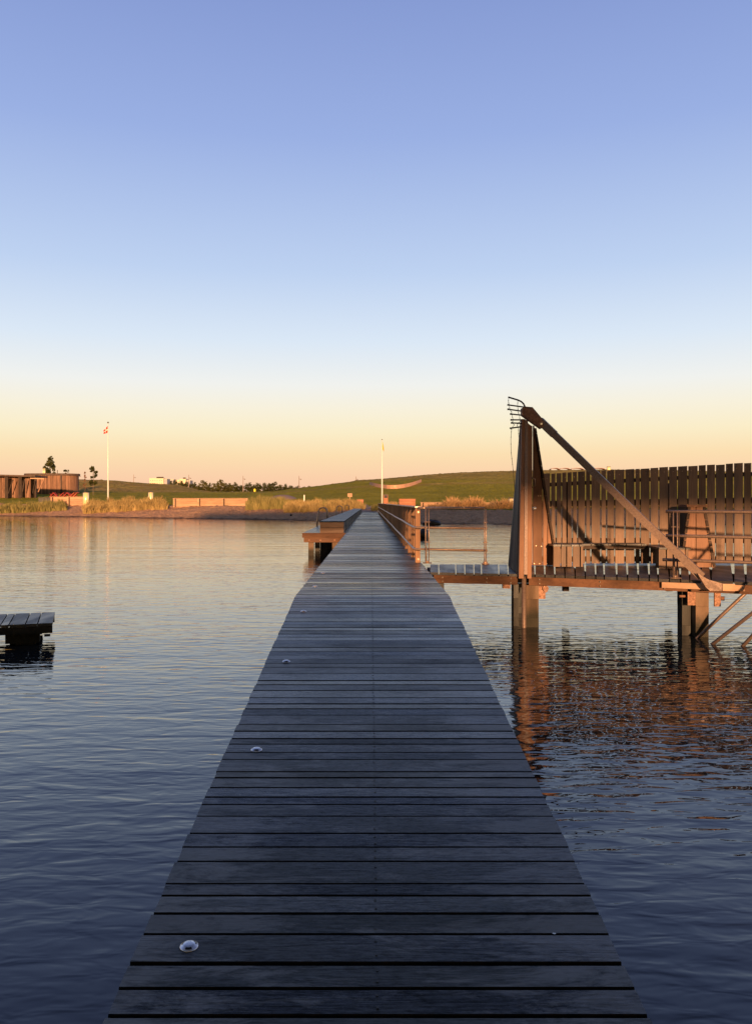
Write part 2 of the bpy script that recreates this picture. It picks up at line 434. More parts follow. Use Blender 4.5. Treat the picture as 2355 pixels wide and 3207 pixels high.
dryf = np.maximum(dryf, .6 * np.exp(-((YY - 201) / 4) ** 2))
dryf = np.maximum(dryf, .9 * np.exp(-((YY - 252 - .15 * XX) / 2.0) ** 2) * (pxs > 1300))
w_ = np.exp(-((s - .7) / .8) ** 2)
dryf = np.maximum(dryf, sstep((YY - 205 - 4 * np.sin(XX * .06)) / 5) * sstep((690 - pxs) / 40) * (.82 + .18 * np.sin(XX * .13 + YY * .21)))
colr = np.stack([g_, dryf, w_, np.ones_like(g_)], -1).reshape(-1)
zn.data.foreach_set('color', colr.astype(np.float32))
me.materials.append(M['ground']); me.polygons.foreach_set('use_smooth', [True] * len(me.polygons)); me.update()
o = bpy.data.objects.new('ground', me); COL.objects.link(o); tag(o, kind='structure')

w = MB(); w.add([(-2500, -2500, 0), (2500, -2500, 0), (2500, 300, 0), (-2500, 300, 0)], [(0, 1, 2, 3)])
tag(w.build('water', M['water']), kind='structure')
w = MB(); w.add([(-2500, -2500, -3.2), (2500, -2500, -3.2), (2500, 70, -3.2), (-2500, 70, -3.2)], [(0, 1, 2, 3)])
tag(w.build('seabed', M['path']), kind='structure')

# path from the end of the pier up to the lawn
pm = MB(); prev = None
for i in range(26):
    y = 91.5 + i * 1.6
    c = -.2 + (y - 92) * -.008; hw = .9
    row = [(c - hw, y, TZ(c - hw, y) + .06), (c + hw, y, TZ(c + hw, y) + .06)]
    if prev: pm.add([prev[0], prev[1], row[1], row[0]], [(0, 1, 2, 3)], pv=.5)
    prev = row
tag(pm.build('path', M['path']), kind='structure')

# ------------------------------------------------------------------ pier
HL, HR = -.855, .900          # edges of the walkway
YB = 9.5                      # where the ramp meets the level deck
DZ = .804
def deck_z(y):
    if y < 2.2: return -.035 + .0885 * 2.2
    return min(DZ, -.035 + .0885 * y)
pier = empty('pier', (0, 0, 0), 'long wooden walkway of dark cross boards running from the foreground to the beach', 'pier')
def plank_x(mb, x0, x1, y0, y1, zt0, zt1, th=.042, pv=None):
    """cross board with chamfered top arrises"""
    c = .004
    prof = [(y0, zt0 - th), (y0, zt0 - c), (y0 + c, zt0), (y1 - c, zt1), (y1, zt1 - c), (y1, zt1 - th)]
    n = 6; vs = [(x0, a, b) for a, b in prof] + [(x1, a, b) for a, b in prof]
    pv = random.random() if pv is None else pv
    mb.add(vs, [(i, n + i, n + (i + 1) % n, (i + 1) % n) for i in (2, 3)], 0, pv)
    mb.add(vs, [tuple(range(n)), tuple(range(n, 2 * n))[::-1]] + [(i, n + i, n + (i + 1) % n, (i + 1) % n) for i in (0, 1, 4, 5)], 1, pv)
ramp_, level_ = MB(), MB(); screws = MB()
y = -3.0; k = 0; near = [.13, .134, .171, .13, .129, .086, .18, .126]
while y < 92.0:
    wd = random.choice([.072, .095, .115, .115, .16, .09, .105])
    gap = random.choice([.009, .011, .012, .014, .018])
    if y < 2.69 and y + wd + gap > 2.61: wd = 2.697 - gap - y
    elif 2.69 < y < 3.78 and near: wd = near.pop(0) - gap
    y1 = y + wd
    jl, jr = random.uniform(-.004, .004), random.uniform(-.004, .004)
    tilt = random.uniform(-.0022, .0022)
    mb = ramp_ if y1 < YB else level_
    plank_x(mb, HL + jl, HR + jr, y, y1, deck_z(y) + tilt, deck_z(y1) - tilt + random.uniform(-.001, .001))
    if y < 40:
        for q in (.25, .75) if wd > .11 else (.5,):
            yy = y + wd * q; zz = deck_z(yy) + .0022
            xx = .022 + random.uniform(-.003, .003); r = .0055 if y < 6 else .0065
            vs = [(xx + r * math.cos(a), yy + r * math.sin(a) * 1.1, zz) for a in [j * math.pi / 4 for j in range(8)]]
            screws.add(vs, [tuple(range(8))])
    else:
        if random.random() < .8: screws.box(.013, .031, y + .02, y1 - .02, DZ + .0005, DZ + .0025)
    y = y1 + gap; k += 1
o = ramp_.build('ramp_boards', [M['deck'], M['moss_shade']], pier); o['label'] = 'sloping near stretch of dark wet boards'
level_.build('deck_boards', [M['deck'], M['moss_shade']], pier)
screws.build('screw_row', M['dark'], pier)
jo = MB()
for x in (HL + .10, .02, HR - .12):
    z2 = deck_z(0)
    jo.box(x - .04, x + .04, -3, 2.19, z2 - .26, z2 - .050)
    jo.hexa([(x - .04, 2.2, z2 - .26), (x + .04, 2.2, z2 - .26), (x + .04, YB, DZ - .26), (x - .04, YB, DZ - .26),
             (x - .04, 2.2, z2 - .050), (x + .04, 2.2, z2 - .050), (x + .04, YB, DZ - .050), (x - .04, YB, DZ - .050)])
    jo.box(x - .04, x + .04, YB + .01, 92, DZ - .27, DZ - .046)
jo.build('joist', M['darkwood'], pier)
y = 11.2
while y < 86:
    for x in (-.62, .66):
        p = MB(); p.box(x - .1, x + .1, y - .1, y + .1, -1.6, DZ - .275); p.build('pile', M['pile'], pier)
    b_ = MB(); b_.box(-.84, .90, y - .07, y + .07, DZ - .42, DZ - .276); b_.build('crossbeam', M['beam'], pier)
    y += 3.4
dr = MB()
for (px, py, r0) in ((1735, 2928, .006),):
    Yd = 1.9075 / ((py - VY) / F + .0885); xx = X_(px, Yd); zz = deck_z(Yd) + .0035; n = 9
    dr.add([(xx + r0 * random.uniform(.5, 1.3) * math.cos(j * 6.283 / n), Yd + r0 * random.uniform(.5, 1.3) * math.sin(j * 6.283 / n), zz) for j in range(n)], [tuple(range(n))])
dr.build('dropping', M['white'], pier)
# studs let into the left side of the walkway
for i, (px, py) in enumerate([(593, 2966), (804, 2349), (897, 2074), (951, 1924), (987, 1837), (1012, 1795)]):
    Yd = 3.05 + 1.87 * i
    if i >= 4: Yd = DZ and (CZ - DZ) * F / (py - VY)
    x = X_(px, Yd); z = deck_z(Yd) + .001
    r = .034
    s_ = MB()
    s_.lathe((0, 0, 0), [(r, 0), (r, .002), (r * .92, .004), (r * .72, .008), (r * .62, .0105), (r * .35, .012), (.002, .0125)], 28)
    st = s_.build('deck_stud', M['chrome'], pier, smooth=True); st.location = (x, Yd, z)
    st.rotation_euler = (math.atan(.0885) if Yd < YB else 0, 0, R(12))
    for a0 in (-95, 25, 145):
        l_ = MB(); vs = []
        for rr, zz in ((r * .66, .0098), (r * .88, .0058)):
            for j in range(5):
                a = R(a0 - 26 + 13 * j); vs.append((rr * math.cos(a), rr * math.sin(a), zz + .0012))
        l_.add(vs, [(j, j + 5, j + 6, j + 1) for j in range(4)])
        lo = l_.build('stud_window', M['lens']); lo.parent = st

# ------------------------------------------------------------------ left platform with long benches and ladders
pl = empty('side_platform', (-1.6, 29, 0), 'narrow timber platform on piles joined to the left side of the walkway', 'platform')
f = MB()
y = 29.12
while y < 90:
    wd = random.choice([.145, .12, .19]); plank_x(f, -2.39, HL - .012, y, y + wd, DZ - .004, DZ - .004); y += wd + .008
f.build('platform_boards', [M['deck'], M['moss_shade']], pl)
f = MB(); f.box(-2.39, -.87, 29.06, 29.115, DZ - .17, DZ + .002); f.build('fascia', M['beam'], pl)
f = MB(); f.box(-2.335, -.95, 29.09, 29.24, DZ - .33, DZ - .172); f.box(-2.335, -2.26, 29.25, 90, DZ - .33, DZ - .05)
f.build('edge_beam', M['beam'], pl)
for i in range(18):
    yy = 29.3 + 3.45 * i
    for x in (-2.09,) if i else (-2.09, -1.25):
        f = MB(); f.box(x - .095, x + .095, yy - .09, yy + .09, -1.6, DZ - .335); f.build('pile', M['pile'], pl)
for x in (-2.15, -1.75, -1.25):
    f = MB(); f.tube([(x, 29.03, DZ - .25), (x, 29.09, DZ - .25)], .028, 10); f.build('bolt_head', M['bracket'], pl)
seg = [(29.13, 41.2), (41.38, 53.5), (53.68, 65.5), (65.68, 77.5), (77.68, 89.6)]
lab = ['nearest long box bench left of the walkway, its two board end showing',
       'second long box bench left of the walkway, behind the nearest one',
       'third long box bench from the front in the row left of the walkway',
       'fourth long box bench from the front in the row left of the walkway',
       'farthest long box bench left of the walkway, ending at the beach']
for (a, b2), lb in zip(seg, lab):
    e = empty('box_bench', (-1.35, a, DZ), lb, 'bench', 'long box benches along the walkway')
    t = MB(); yy = a
    while yy < b2:
        wd = random.choice([.145, .12]); plank_x(t, -1.785, -.925, yy, min(yy + wd, b2), DZ + .41, DZ + .41, .035); yy += wd + .008
    t.build('seat_boards', [M['bench_top'], M['moss_shade']], e)
    t = MB()
    t.box(-1.77, -.935, a + .002, a + .04, DZ + .003, DZ + .183); t.box(-1.77, -.935, a + .002, a + .04, DZ + .193, DZ + .372)
    t.build('end_boards', M['bench'], e)
    t = MB(); yy = a + .045
    while yy < b2 - .05:
        y2 = min(yy + 2.0, b2)
        t.box(-.972, -.94, yy, y2 - .012, DZ + .003, DZ + .183); t.box(-.972, -.94, yy, y2 - .012, DZ + .193, DZ + .372)
        t.box(-1.765, -1.733, yy, y2 - .012, DZ + .003, DZ + .372); yy = y2
    t.build('side_boards', M['bench_side'], e)
for Yl, lb in ((38.0, 'nearest swim ladder, curved tube handles beside the box bench, left platform'),
               (58.5, 'middle one of the curved tube swim ladder handles on the left platform'),
               (77.0, 'farthest of the curved tube swim ladder handles on the left platform')):
    e = empty('swim_ladder', (-2.42, Yl, DZ), lb, 'ladder', 'swim ladders on the left platform')
    for dy in (0, .5):
        t = MB(); pts = [(-2.0, Yl + dy, DZ - .03), (-2.0, Yl + dy, DZ + .62)]
        for a in range(0, 181, 30): pts.append((-2.19 + .19 * math.cos(R(a)), Yl + dy, DZ + .68 + .15 * math.sin(R(a))))
        pts += [(-2.46, Yl + dy, DZ + .1), (-2.48, Yl + dy, -.8)]
        t.tube(pts, .026, 8); t.build('handle', M['steel'], e, True)
    for k in range(4):
        t = MB(); t.box(-2.53, -2.44, Yl + .02, Yl + .48, .48 - k * .3, .51 - k * .3); t.build('step', M['steel'], e)

# ------------------------------------------------------------------ right railing of the walkway
rail = empty('walkway_railing', (.84, 14.8, DZ), 'long railing of wooden posts and steel tubes on the right side of the walkway', 'railing')
i = 0; yy = 14.8
while yy < 86:
    t = MB(); lean = random.uniform(-.004, .004)
    t.hexa([(.80, yy - .07, DZ - .2), (.885, yy - .07, DZ - .2), (.885, yy + .07, DZ - .2), (.80, yy + .07, DZ - .2),
            (.80 + lean, yy - .07, 1.778), (.885 + lean, yy - .07, 1.778), (.885 + lean, yy + .07, 1.778), (.80 + lean, yy + .07, 1.778)])
    t.build('post', M['post'], rail)
    i += 1; yy += 1.45
for z in (1.70, DZ + .06):
    t = MB(); t.tube([(.85, 14.715, z), (.85, 14.735, z)], .017, 10); t.build('bolt_head', M['steel'], rail)
t = MB(); t.box(.79, .90, 14.72, 86.1, 1.780, 1.802); t.build('top_rail', M['steel'], rail)
for z in (1.43, 1.048):
    t = MB()
    pts = [(.775, 86.2 - 3 * k, z + (.006 * math.sin(k * 2.1))) for k in range(24)] + [(.775, 14.9, z), (.79, 14.66, z), (.84, 14.62, z), (2.02, 14.32, z - .006)]
    t.tube(pts, .021, 8); t.build('tube_rail', M['steel'], rail, True)
# ------------------------------------------------------------------ bathing deck on the right
FE = [(.90, 12.70), (2.25, 12.40), (4.40, 11.45), (9.5, 8.9)]      # its front edge
def fy(x): return float(np.interp(x, [p[0] for p in FE], [p[1] for p in FE]))
bd = empty('bathing_deck', (2.3, 13, 0), 'raised timber bathing deck on piles branching off right of the walkway', 'deck')
t = MB(); x = .915
while x < 9.3:
    wd = random.choice([.095, .12, .12, .12, .24, .12, .145]); g = .014
    back = 14.28 if x < 2.1 else 14.75
    zt = DZ + random.uniform(-.002, .002); sl = -.03 if x > 2.3 else 0
    x2 = x + wd
    dz = .0
    k = back / fy((x + x2) / 2); xm = (x + x2) / 2 * k; hb = wd / 2 * (1 + (k - 1) * 1.02)      # boards fan out with the curve of the deck
    ba, bb_ = xm - hb, xm + hb
    t.hexa([(x, fy(x) - .03, zt - .04), (x2, fy(x2) - .03, zt - .04), (bb_, back, zt - .04), (ba, back, zt - .04),
            (x, fy(x) - .03, zt), (x2, fy(x2) - .03, zt), (bb_, back, zt), (ba, back, zt)])
    x = x2 + g
t.build('deck_boards', M['deck_y'], bd)
t = MB()
def beam_seg(t, a, b, z0, z1, th=.07):
    a = Vector((a[0], a[1], 0)); b = Vector((b[0], b[1], 0)); d = (b - a).normalized(); n = Vector((-d.y, d.x, 0)) * th
    q = [a, b, b + n, a + n]
    t.hexa([(p.x, p.y, z0) for p in q] + [(p.x, p.y, z1) for p in q])
beam_seg(t, (.97, 12.68), (2.20, 12.41), DZ - .165, DZ - .044); t.build('front_beam', M['beam'], bd)
t = MB(); beam_seg(t, (2.36, 12.35), (4.38, 11.46), DZ - .165, DZ - .044); t.build('front_beam', M['beam'], bd)
t = MB(); beam_seg(t, (4.42, 11.43), (9.4, 8.94), DZ - .165, DZ - .044); t.build('front_beam', M['beam'], bd)
t = MB(); beam_seg(t, (4.05, 11.53), (5.00, 11.08), DZ - .12, DZ - .042, .05); t.build('patch_board', M['wall'], bd)
t = MB()
for x in (.97, 2.45, 3.4, 5.6, 7.2): t.box(x, x + .07, fy(x + .07) + .1, 14.2, DZ - .16, DZ - .045)
t.box(.92, 9.0, 14.1, 14.17, DZ - .3, DZ - .162)
t.build('joist', M['black'], bd)  # near-black colour paints underside shade onto the sunlit timbers
def pile(x0, x1, y0, y1, ztop, m='pile'):
    t = MB(); n = 3; pvv = random.random()
    for k in range(n):                                          # slightly uneven courses
        z0 = -1.6 if k == 0 else z1; z1 = ztop * (k + 1) / n if k < n - 1 else ztop
        if k == 0: z1 = ztop * .22
        j = random.uniform(-.004, .004)
        t.box(x0 + j, x1 + j, y0 + j, y1 + j, z0, z1 - .002, 0, pvv + k * .1)
    return t.build('pile', M[m], bd)
pile(2.33, 2.52, 12.42, 12.62, DZ - .17)
pile(2.17, 2.245, 12.55, 12.75, DZ - .17, 'black')
pile(4.52, 4.70, 11.52, 11.72, DZ - .17)
pile(4.38, 4.50, 11.66, 11.84, DZ - .17, 'black')
pile(2.5, 2.7, 14.0, 14.2, DZ - .31, 'black'); pile(5.4, 5.6, 14.0, 14.2, DZ - .31, 'black')
pile(1.02, 1.14, 12.85, 12.97, DZ - .17, 'black'); pile(7.2, 7.4, 10.1, 10.3, DZ - .17)
t = MB(); t.tube([(2.295, 12.40, -1.5), (2.295, 12.40, DZ - .03)], .035, 12); t.build('steel_column', M['brace'], bd, True)
# brackets and bolts under the beam
t = MB(); t.slab([(2.525, 12.44, DZ - .17), (2.525, 12.44, DZ - .38), (2.625, 12.44, DZ - .38), (2.625, 12.44, DZ - .29), (2.66, 12.44, DZ - .27), (2.64, 12.44, DZ - .17)], (0, .03, 0))
t.tube([(2.62, 12.40, DZ - .22), (2.62, 12.46, DZ - .22)], .045, 12); t.build('bracket', M['bracket'], bd)
t = MB(); t.box(2.00, 2.11, 12.5, 12.6, DZ - .23, DZ - .167); t.build('bracket', M['bracket'], bd)
t = MB(); t.box(4.40, 4.51, 11.50, 11.53, DZ - .36, DZ - .17); t.box(4.715, 4.80, 11.36, 11.39, DZ - .36, DZ - .17)
t.tube([(4.81, 11.38, DZ - .25), (4.85, 11.36, DZ - .25)], .03, 10); t.tube([(4.30, 11.55, DZ - .24), (4.38, 11.55, DZ - .24)], .018, 8)
t.build('bracket', M['bracket'], bd)

# tube railing on the back edge of the access deck
r2 = empty('access_railing', (2.0, 14.3, DZ), 'short steel tube railing between the walkway and the tower', 'railing')
t = MB(); t.tube([(.84, 14.66, 1.775), (1.0, 14.60, 1.775)], .021, 8); t.tube([(.97, 14.56, 1.775), (1.97, 14.33, 1.77)], .023, 8); t.build('top_rail', M['steel'], r2, True)
def stanchion(par, pts, z0, z1, m='steel'):
    t = MB()
    for (x, y) in pts: t.tube([(x, y, z0 + .02), (x, y, z1)], .010, 6)
    t.box(pts[0][0] - .05, pts[-1][0] + .05, pts[0][1] - .05, pts[0][1] + .05, z0 + .003, z0 + .018)
    mx_ = sum(p[0] for p in pts) / len(pts)
    t.box(mx_ - .035, mx_ + .035, pts[0][1] - .025, pts[0][1] + .025, z0 + .018, z0 + .05)
    for zz in (z0 + .37, z0 + .72): t.box(pts[0][0] - .03, pts[-1][0] + .03, pts[0][1] - .006, pts[0][1] + .006, zz, zz + .012)
    t.tube([(mx_ - .014, pts[0][1] - .02, z0 + .02), (mx_ - .014, pts[0][1] - .02, z0 + .3)], .007, 6)
    t.build('stanchion', M[m], par, True)
stanchion(r2, [(.965, 14.50), (1.02, 14.49)], DZ, 1.76)
stanchion(r2, [(1.965, 14.28), (1.99, 14.27)], DZ, 1.76)

# tube railing on the front edge, far right
r3 = empty('front_railing', (4.2, 11.4, DZ), 'three bar tube railing on the front edge of the bathing deck at the right', 'railing')
def fe(x, off=.09): return (x, fy(x) + off)
for z, x0 in ((1.745, 4.16), (1.405, 4.16), (1.065, 4.12)):
    t = MB(); t.tube([(x0, fy(x0) + .12, z)] + [(x, fy(x) + .06, z - .004 * (x - 4.4)) for x in (4.45, 5, 6, 7.5, 9)], .022, 8); t.build('tube_rail', M['brace'], r3, True)
stanchion(r3, [(4.235, 11.60), (4.285, 11.58)], DZ, 1.75, 'brace')
stanchion(r3, [(6.2, fy(6.2) + .07), (6.25, fy(6.25) + .07)], DZ, 1.73, 'brace')
stanchion(r3, [(8.2, fy(8.2) + .07), (8.25, fy(8.25) + .07)], DZ, 1.73, 'brace')
# slanting tubes standing in the water
for (x0, y0, x1, y1, z1, lb) in ((4.50, 11.42, 5.78, 10.85, 1.50, 'leftmost slanting steel tube, rising from the foot of the second pile'),
                             (4.52, 10.95, 5.40, 9.6, 1.35, 'middle one of the slanting steel tubes rising from the water'),
                             (4.85, 10.80, 5.60, 9.9, 1.40, 'rightmost slanting steel tube, only its foot in view at the frame edge')):
    t = MB()
    kx, ky = (x1 - x0), (y1 - y0)
    t.tube([(x0 - kx * .5, y0 - ky * .5, -z1 * .5), (x1, y1, z1)], .024, 10)
    tag(t.build('slanting_tube', M['brace'], smooth=True, loc=(x0, y0, 0)), lb, 'tube', 'slanting tubes in the water')

# ------------------------------------------------------------------ privacy fence
fn = empty('privacy_fence', (5, 14.1, DZ), 'weathered vertical board fence along the back of the bathing deck', 'fence')
def ftop(x): return 2.205 + .053 * x + (.0)
t = MB(); x = 2.80; YF = 14.1
while x < 10.5:
    wd = random.choice([.15, .065, .115, .145, .075, .115, .065] if x < 4.6 else [.155, .115, .17, .145, .13])
    x2 = x + wd
    # one wide course can be two boards butted close
    j = random.uniform(-.006, .006); yj = random.uniform(-.004, .004)
    t.hexa([(x, YF + yj, DZ + .03), (x2, YF + yj, DZ + .03), (x2, YF + yj + .015, DZ + .03), (x, YF + yj + .015, DZ + .03),
            (x, YF + yj, ftop(x) + j), (x2, YF + yj, ftop(x2) + j), (x2, YF + yj + .015, ftop(x2) + j), (x, YF + yj + .015, ftop(x) + j)])
    x = x2 + random.uniform(.020, .027)
t.build('boards', M['fence'], fn)
for (z0, z1, sl) in ((2.035, 2.10, .053), (1.795, 1.895, .018), (1.19, 1.27, -.004), (.86, .95, 0)):
    t = MB(); zz = lambda x, z: z + sl * (x - 2.9) + (.10 if z0 > 2 else 0)
    t.hexa([(2.85, YF + .036, zz(2.85, z0)), (10.3, YF + .036, zz(10.3, z0)), (10.3, YF + .085, zz(10.3, z0)), (2.85, YF + .085, zz(2.85, z0)),
            (2.85, YF + .036, zz(2.85, z1)), (10.3, YF + .036, zz(10.3, z1)), (10.3, YF + .085, zz(10.3, z1)), (2.85, YF + .085, zz(2.85, z1))])
    t.build('rail', M['darkwood'], fn)
for x in (3.3, 5.07, 6.9, 8.8):
    t = MB(); t.box(x, x + .1, YF + .09, YF + .19, .35, 2.2); t.build('post', M['darkwood'], fn)
t = MB(); xx = 3.0
while xx < 9: 
    t.lathe((xx, YF - .012, ftop(xx) - .08), [(.008, -.006), (.008, .006)], 6); xx += .153
t.build('bolt_heads', M['steel'], fn)

# seats in front of the fence
def vboards(t, x0, x1, y, z0, z1, th=.025, ws=(.075, .11, .15), gap=.019):
    x = x0
    while x < x1 - .02:
        x2 = min(x + random.choice(ws), x1); t.box(x, x2, y, y + th, z0, z1); x = x2 + gap
seat = empty('slung_seat', (4.0, 13.8, DZ), 'low wooden seat running along the foot of the fence between two end boxes', 'seat')
t = MB(); vboards(t, 2.98, 3.46, 13.50, DZ + .02, 1.155); t.build('end_box', M['fence'], seat)
t = MB(); vboards(t, 4.58, 5.05, 13.17, DZ + .02, 1.125); t.build('end_box', M['fence'], seat)
for (x, y0) in ((3.435, 13.53), (4.585, 13.20)):
    t = MB(); t.box(x, x + .025, y0, y0 + .14, DZ + .02, 1.15 if x < 4 else 1.12); t.build('side_board', M['bench_side'], seat)
def seat_top(x0, x1, ya, yb, z):
    t = MB(); x = x0
    while x < x1 - .02:
        x2 = min(x + random.choice((.12, .15, .24)), x1); t.box(x, x2, ya, yb, z - .03, z); x = x2 + .011
    t.build('seat_boards', M['deck_y'], seat)
seat_top(2.97, 3.47, 13.46, 14.085, 1.187); seat_top(3.49, 4.56, 13.70, 14.085, 1.187); seat_top(4.57, 5.07, 13.13, 14.085, 1.157)
t = MB(); t.box(3.47, 4.57, 13.74, 13.79, 1.10, 1.154); t.build('front_rail', M['darkwood'], seat)

# ------------------------------------------------------------------ tower with steel brace
tw = empty('bathing_tower', (2.6, 13.2, DZ), 'tall tapering timber tower with door handle and knob on the bathing deck', 'tower')
YT = 13.88
def taper(t, xs_bot, z0, z1, xl, xr, y, th, slot=.012, sk=None):
    """vertical boards clipped by two slanting edges xl(z), xr(z)"""
    for a, b in zip(xs_bot[:-1], xs_bot[1:]):
        a2, b2 = a + slot / 2, b - slot / 2
        # highest z at which the board still lies inside
        zs = np.linspace(z0, z1, 60); ok = [z for z in zs if min(b2, xr(z)) - max(a2, xl(z)) > .01]
        if not ok: continue
        zm = ok[-1]; poly = []
        zz = np.linspace(z0, zm, 12)
        left = [(max(a2, xl(z)), y, z) for z in zz]; right = [(min(b2, xr(z)), y, z) for z in zz]
        t.slab(right[::-1] and (left[::-1] + right), (0, th, 0))
TL = lambda z: 2.33 + (z - .8) * .092
TR = lambda z: 3.115 - (z - .8) * .158
t = MB(); taper(t, [2.33, 2.47, 2.60, 2.715, 2.885, 2.965, 3.12], DZ + .015, 3.16, TL, TR, YT, .03)
t.build('back_boards', M['tower'], tw)
for (fx, w2) in ((TR, .018), (TL, .018)):
    t = MB(); z = DZ + .02
    while z < 3.1:
        z2 = min(z + random.uniform(.12, .3), 3.12)
        t.hexa([(fx(z) - w2, YT - .06, z), (fx(z) + w2, YT - .06, z), (fx(z) + w2, YT + .05, z), (fx(z) - w2, YT + .05, z),
                (fx(z2) - w2, YT - .06, z2 - .006), (fx(z2) + w2, YT - .06, z2 - .006), (fx(z2) + w2, YT + .05, z2 - .006), (fx(z2) - w2, YT + .05, z2 - .006)])
        z = z2
    t.build('edge_lath', M['darkwood'], tw)
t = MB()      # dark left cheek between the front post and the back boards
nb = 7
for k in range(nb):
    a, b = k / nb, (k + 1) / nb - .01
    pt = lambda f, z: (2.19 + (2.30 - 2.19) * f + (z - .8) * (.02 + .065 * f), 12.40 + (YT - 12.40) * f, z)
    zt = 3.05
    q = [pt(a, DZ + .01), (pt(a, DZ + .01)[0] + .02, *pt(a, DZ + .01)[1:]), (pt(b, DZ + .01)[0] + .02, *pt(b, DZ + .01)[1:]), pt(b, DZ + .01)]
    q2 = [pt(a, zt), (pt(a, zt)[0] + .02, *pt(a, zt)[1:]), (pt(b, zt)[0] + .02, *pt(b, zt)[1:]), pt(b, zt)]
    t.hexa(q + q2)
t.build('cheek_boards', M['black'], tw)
t = MB()
t.hexa([(2.200, 12.29, DZ - .06), (2.268, 12.29, DZ - .06), (2.268, 12.42, DZ - .06), (2.200, 12.42, DZ - .06),
        (2.245, 12.29, 3.11), (2.292, 12.29, 3.11), (2.292, 12.42, 3.11), (2.245, 12.42, 3.11)])
t.hexa([(2.325, 12.29, DZ - .06), (2.385, 12.29, DZ - .06), (2.385, 12.42, DZ - .06), (2.325, 12.42, DZ - .06),
        (2.335, 12.29, 3.05), (2.395, 12.29, 3.0), (2.395, 12.42, 3.0), (2.335, 12.42, 3.05)])
t.build('front_post', M['tower'], tw)
t = MB(); t.hexa([(2.272, 12.275, DZ + .0), (2.321, 12.275, DZ), (2.321, 12.40, DZ), (2.272, 12.40, DZ),
                  (2.294, 12.275, 3.10), (2.333, 12.275, 3.08), (2.333, 12.40, 3.08), (2.294, 12.40, 3.10)])
t.build('steel_strip', M['strip'], tw)
# door with handle and knob
t = MB(); hx = X_(1670, YT)
hz0, hz1 = Z_(1529, YT), Z_(1495, YT)
t.tube([(hx - .03, YT - .01, hz1), (hx - .02, YT - .05, hz1 - .02), (hx + .015, YT - .05, hz1 - .03), (hx + .015, YT - .05, hz0 + .03), (hx - .02, YT - .05, hz0 + .02), (hx - .03, YT - .01, hz0)], .010, 8)
t.build('door_handle', M['steel'], tw, True)
t = MB(); t.tube([(X_(1672, YT), YT - .055, Z_(1592, YT)), (X_(1672, YT), YT + .01, Z_(1592, YT))], .028, 12); t.build('door_knob', M['chrome'], tw, True)
for (px, py) in ((1685, 1553), (1692, 1553), (1678, 1709), (1694, 1711), (1672, 1765), (1688, 1765), (1712, 1765), (1729, 1765)):
    t = MB(); t.tube([(X_(px, YT), YT - .012, Z_(py, YT)), (X_(px, YT), YT + .005, Z_(py, YT))], .009, 8); t.build('bolt_head', M['steel'], tw)
# bolts along the front beams and on the piles
for x in (1.1, 1.75, 2.1, 2.5, 3.3, 4.1, 4.6, 5.2, 6.0):
    for z in (DZ - .075, DZ - .135):
        t = MB(); t.tube([(x, fy(x) - .022, z), (x, fy(x) + .01, z)], .011, 8); t.build('bolt_head', M['iron'], bd)
# hidden frame carrying the back boards
t = MB(); t.beam((2.40, 12.42, 2.9), (2.62, YT + .0, 2.9), .05, .08); t.beam((2.40, 12.42, 1.8), (2.5, YT, 1.8), .05, .08)
t.build('frame', M['darkwood'], tw)

br = empty('steel_brace', (4.5, 11.2, DZ), 'long slanting square steel brace from tower top down to the deck edge', 'brace')
A = P(1668, 1296, 12.22); B = P(2203, 1812, 11.22)
t = MB(); t.beam(A.lerp(B, .12), A.lerp(B, .97), .085, .098, up=(0, 0, 1)); t.build('brace_tube', M['brace'], br)
t = MB(); t.beam(A.lerp(B, .045), A.lerp(B, .135), .10, .112, up=(0, 0, 1)); t.build('sleeve', M['brace'], br); t = MB(); t.beam(A.lerp(B, .90), A.lerp(B, .99), .10, .115); t.build('sleeve', M['brace'], br)
def pd(x, y, Y): return P(1550 + x * .2724, 1200 + y * .2724, Y)
t = MB(); t.slab([pd(310, 285, 12.15), pd(345, 268, 12.15), pd(430, 275, 12.15), pd(582, 455, 12.10), pd(530, 522, 12.10), pd(310, 365, 12.15)][::-1], (0, .13, 0)); t.build('head_plate', M['bracket'], br)
t = MB(); c = pd(532, 467, 12.09); t.tube([c, c + Vector((0, .04, 0))], .017, 10); t.build('bolt', M['chrome'], br)
def pf(x, y, Y): return P(1955 + x * .2888, 1400 + y * .2888, Y)
t = MB(); t.slab([pf(790, 1370, 11.12), pf(915, 1440, 11.1), pf(1060, 1480, 11.05), pf(1060, 1560, 11.05), pf(925, 1560, 11.1), pf(880, 1520, 11.12)][::-1], (0, .05, 0)); t.build('foot_plate', M['brace'], br)
t = MB(); t.slab([pf(1062, 1484, 11.03), pf(1197, 1486, 11.0), pf(1197, 1564, 11.0), pf(1062, 1560, 11.03)][::-1], (0, .06, 0)); t.build('foot_block', M['wall'], br)

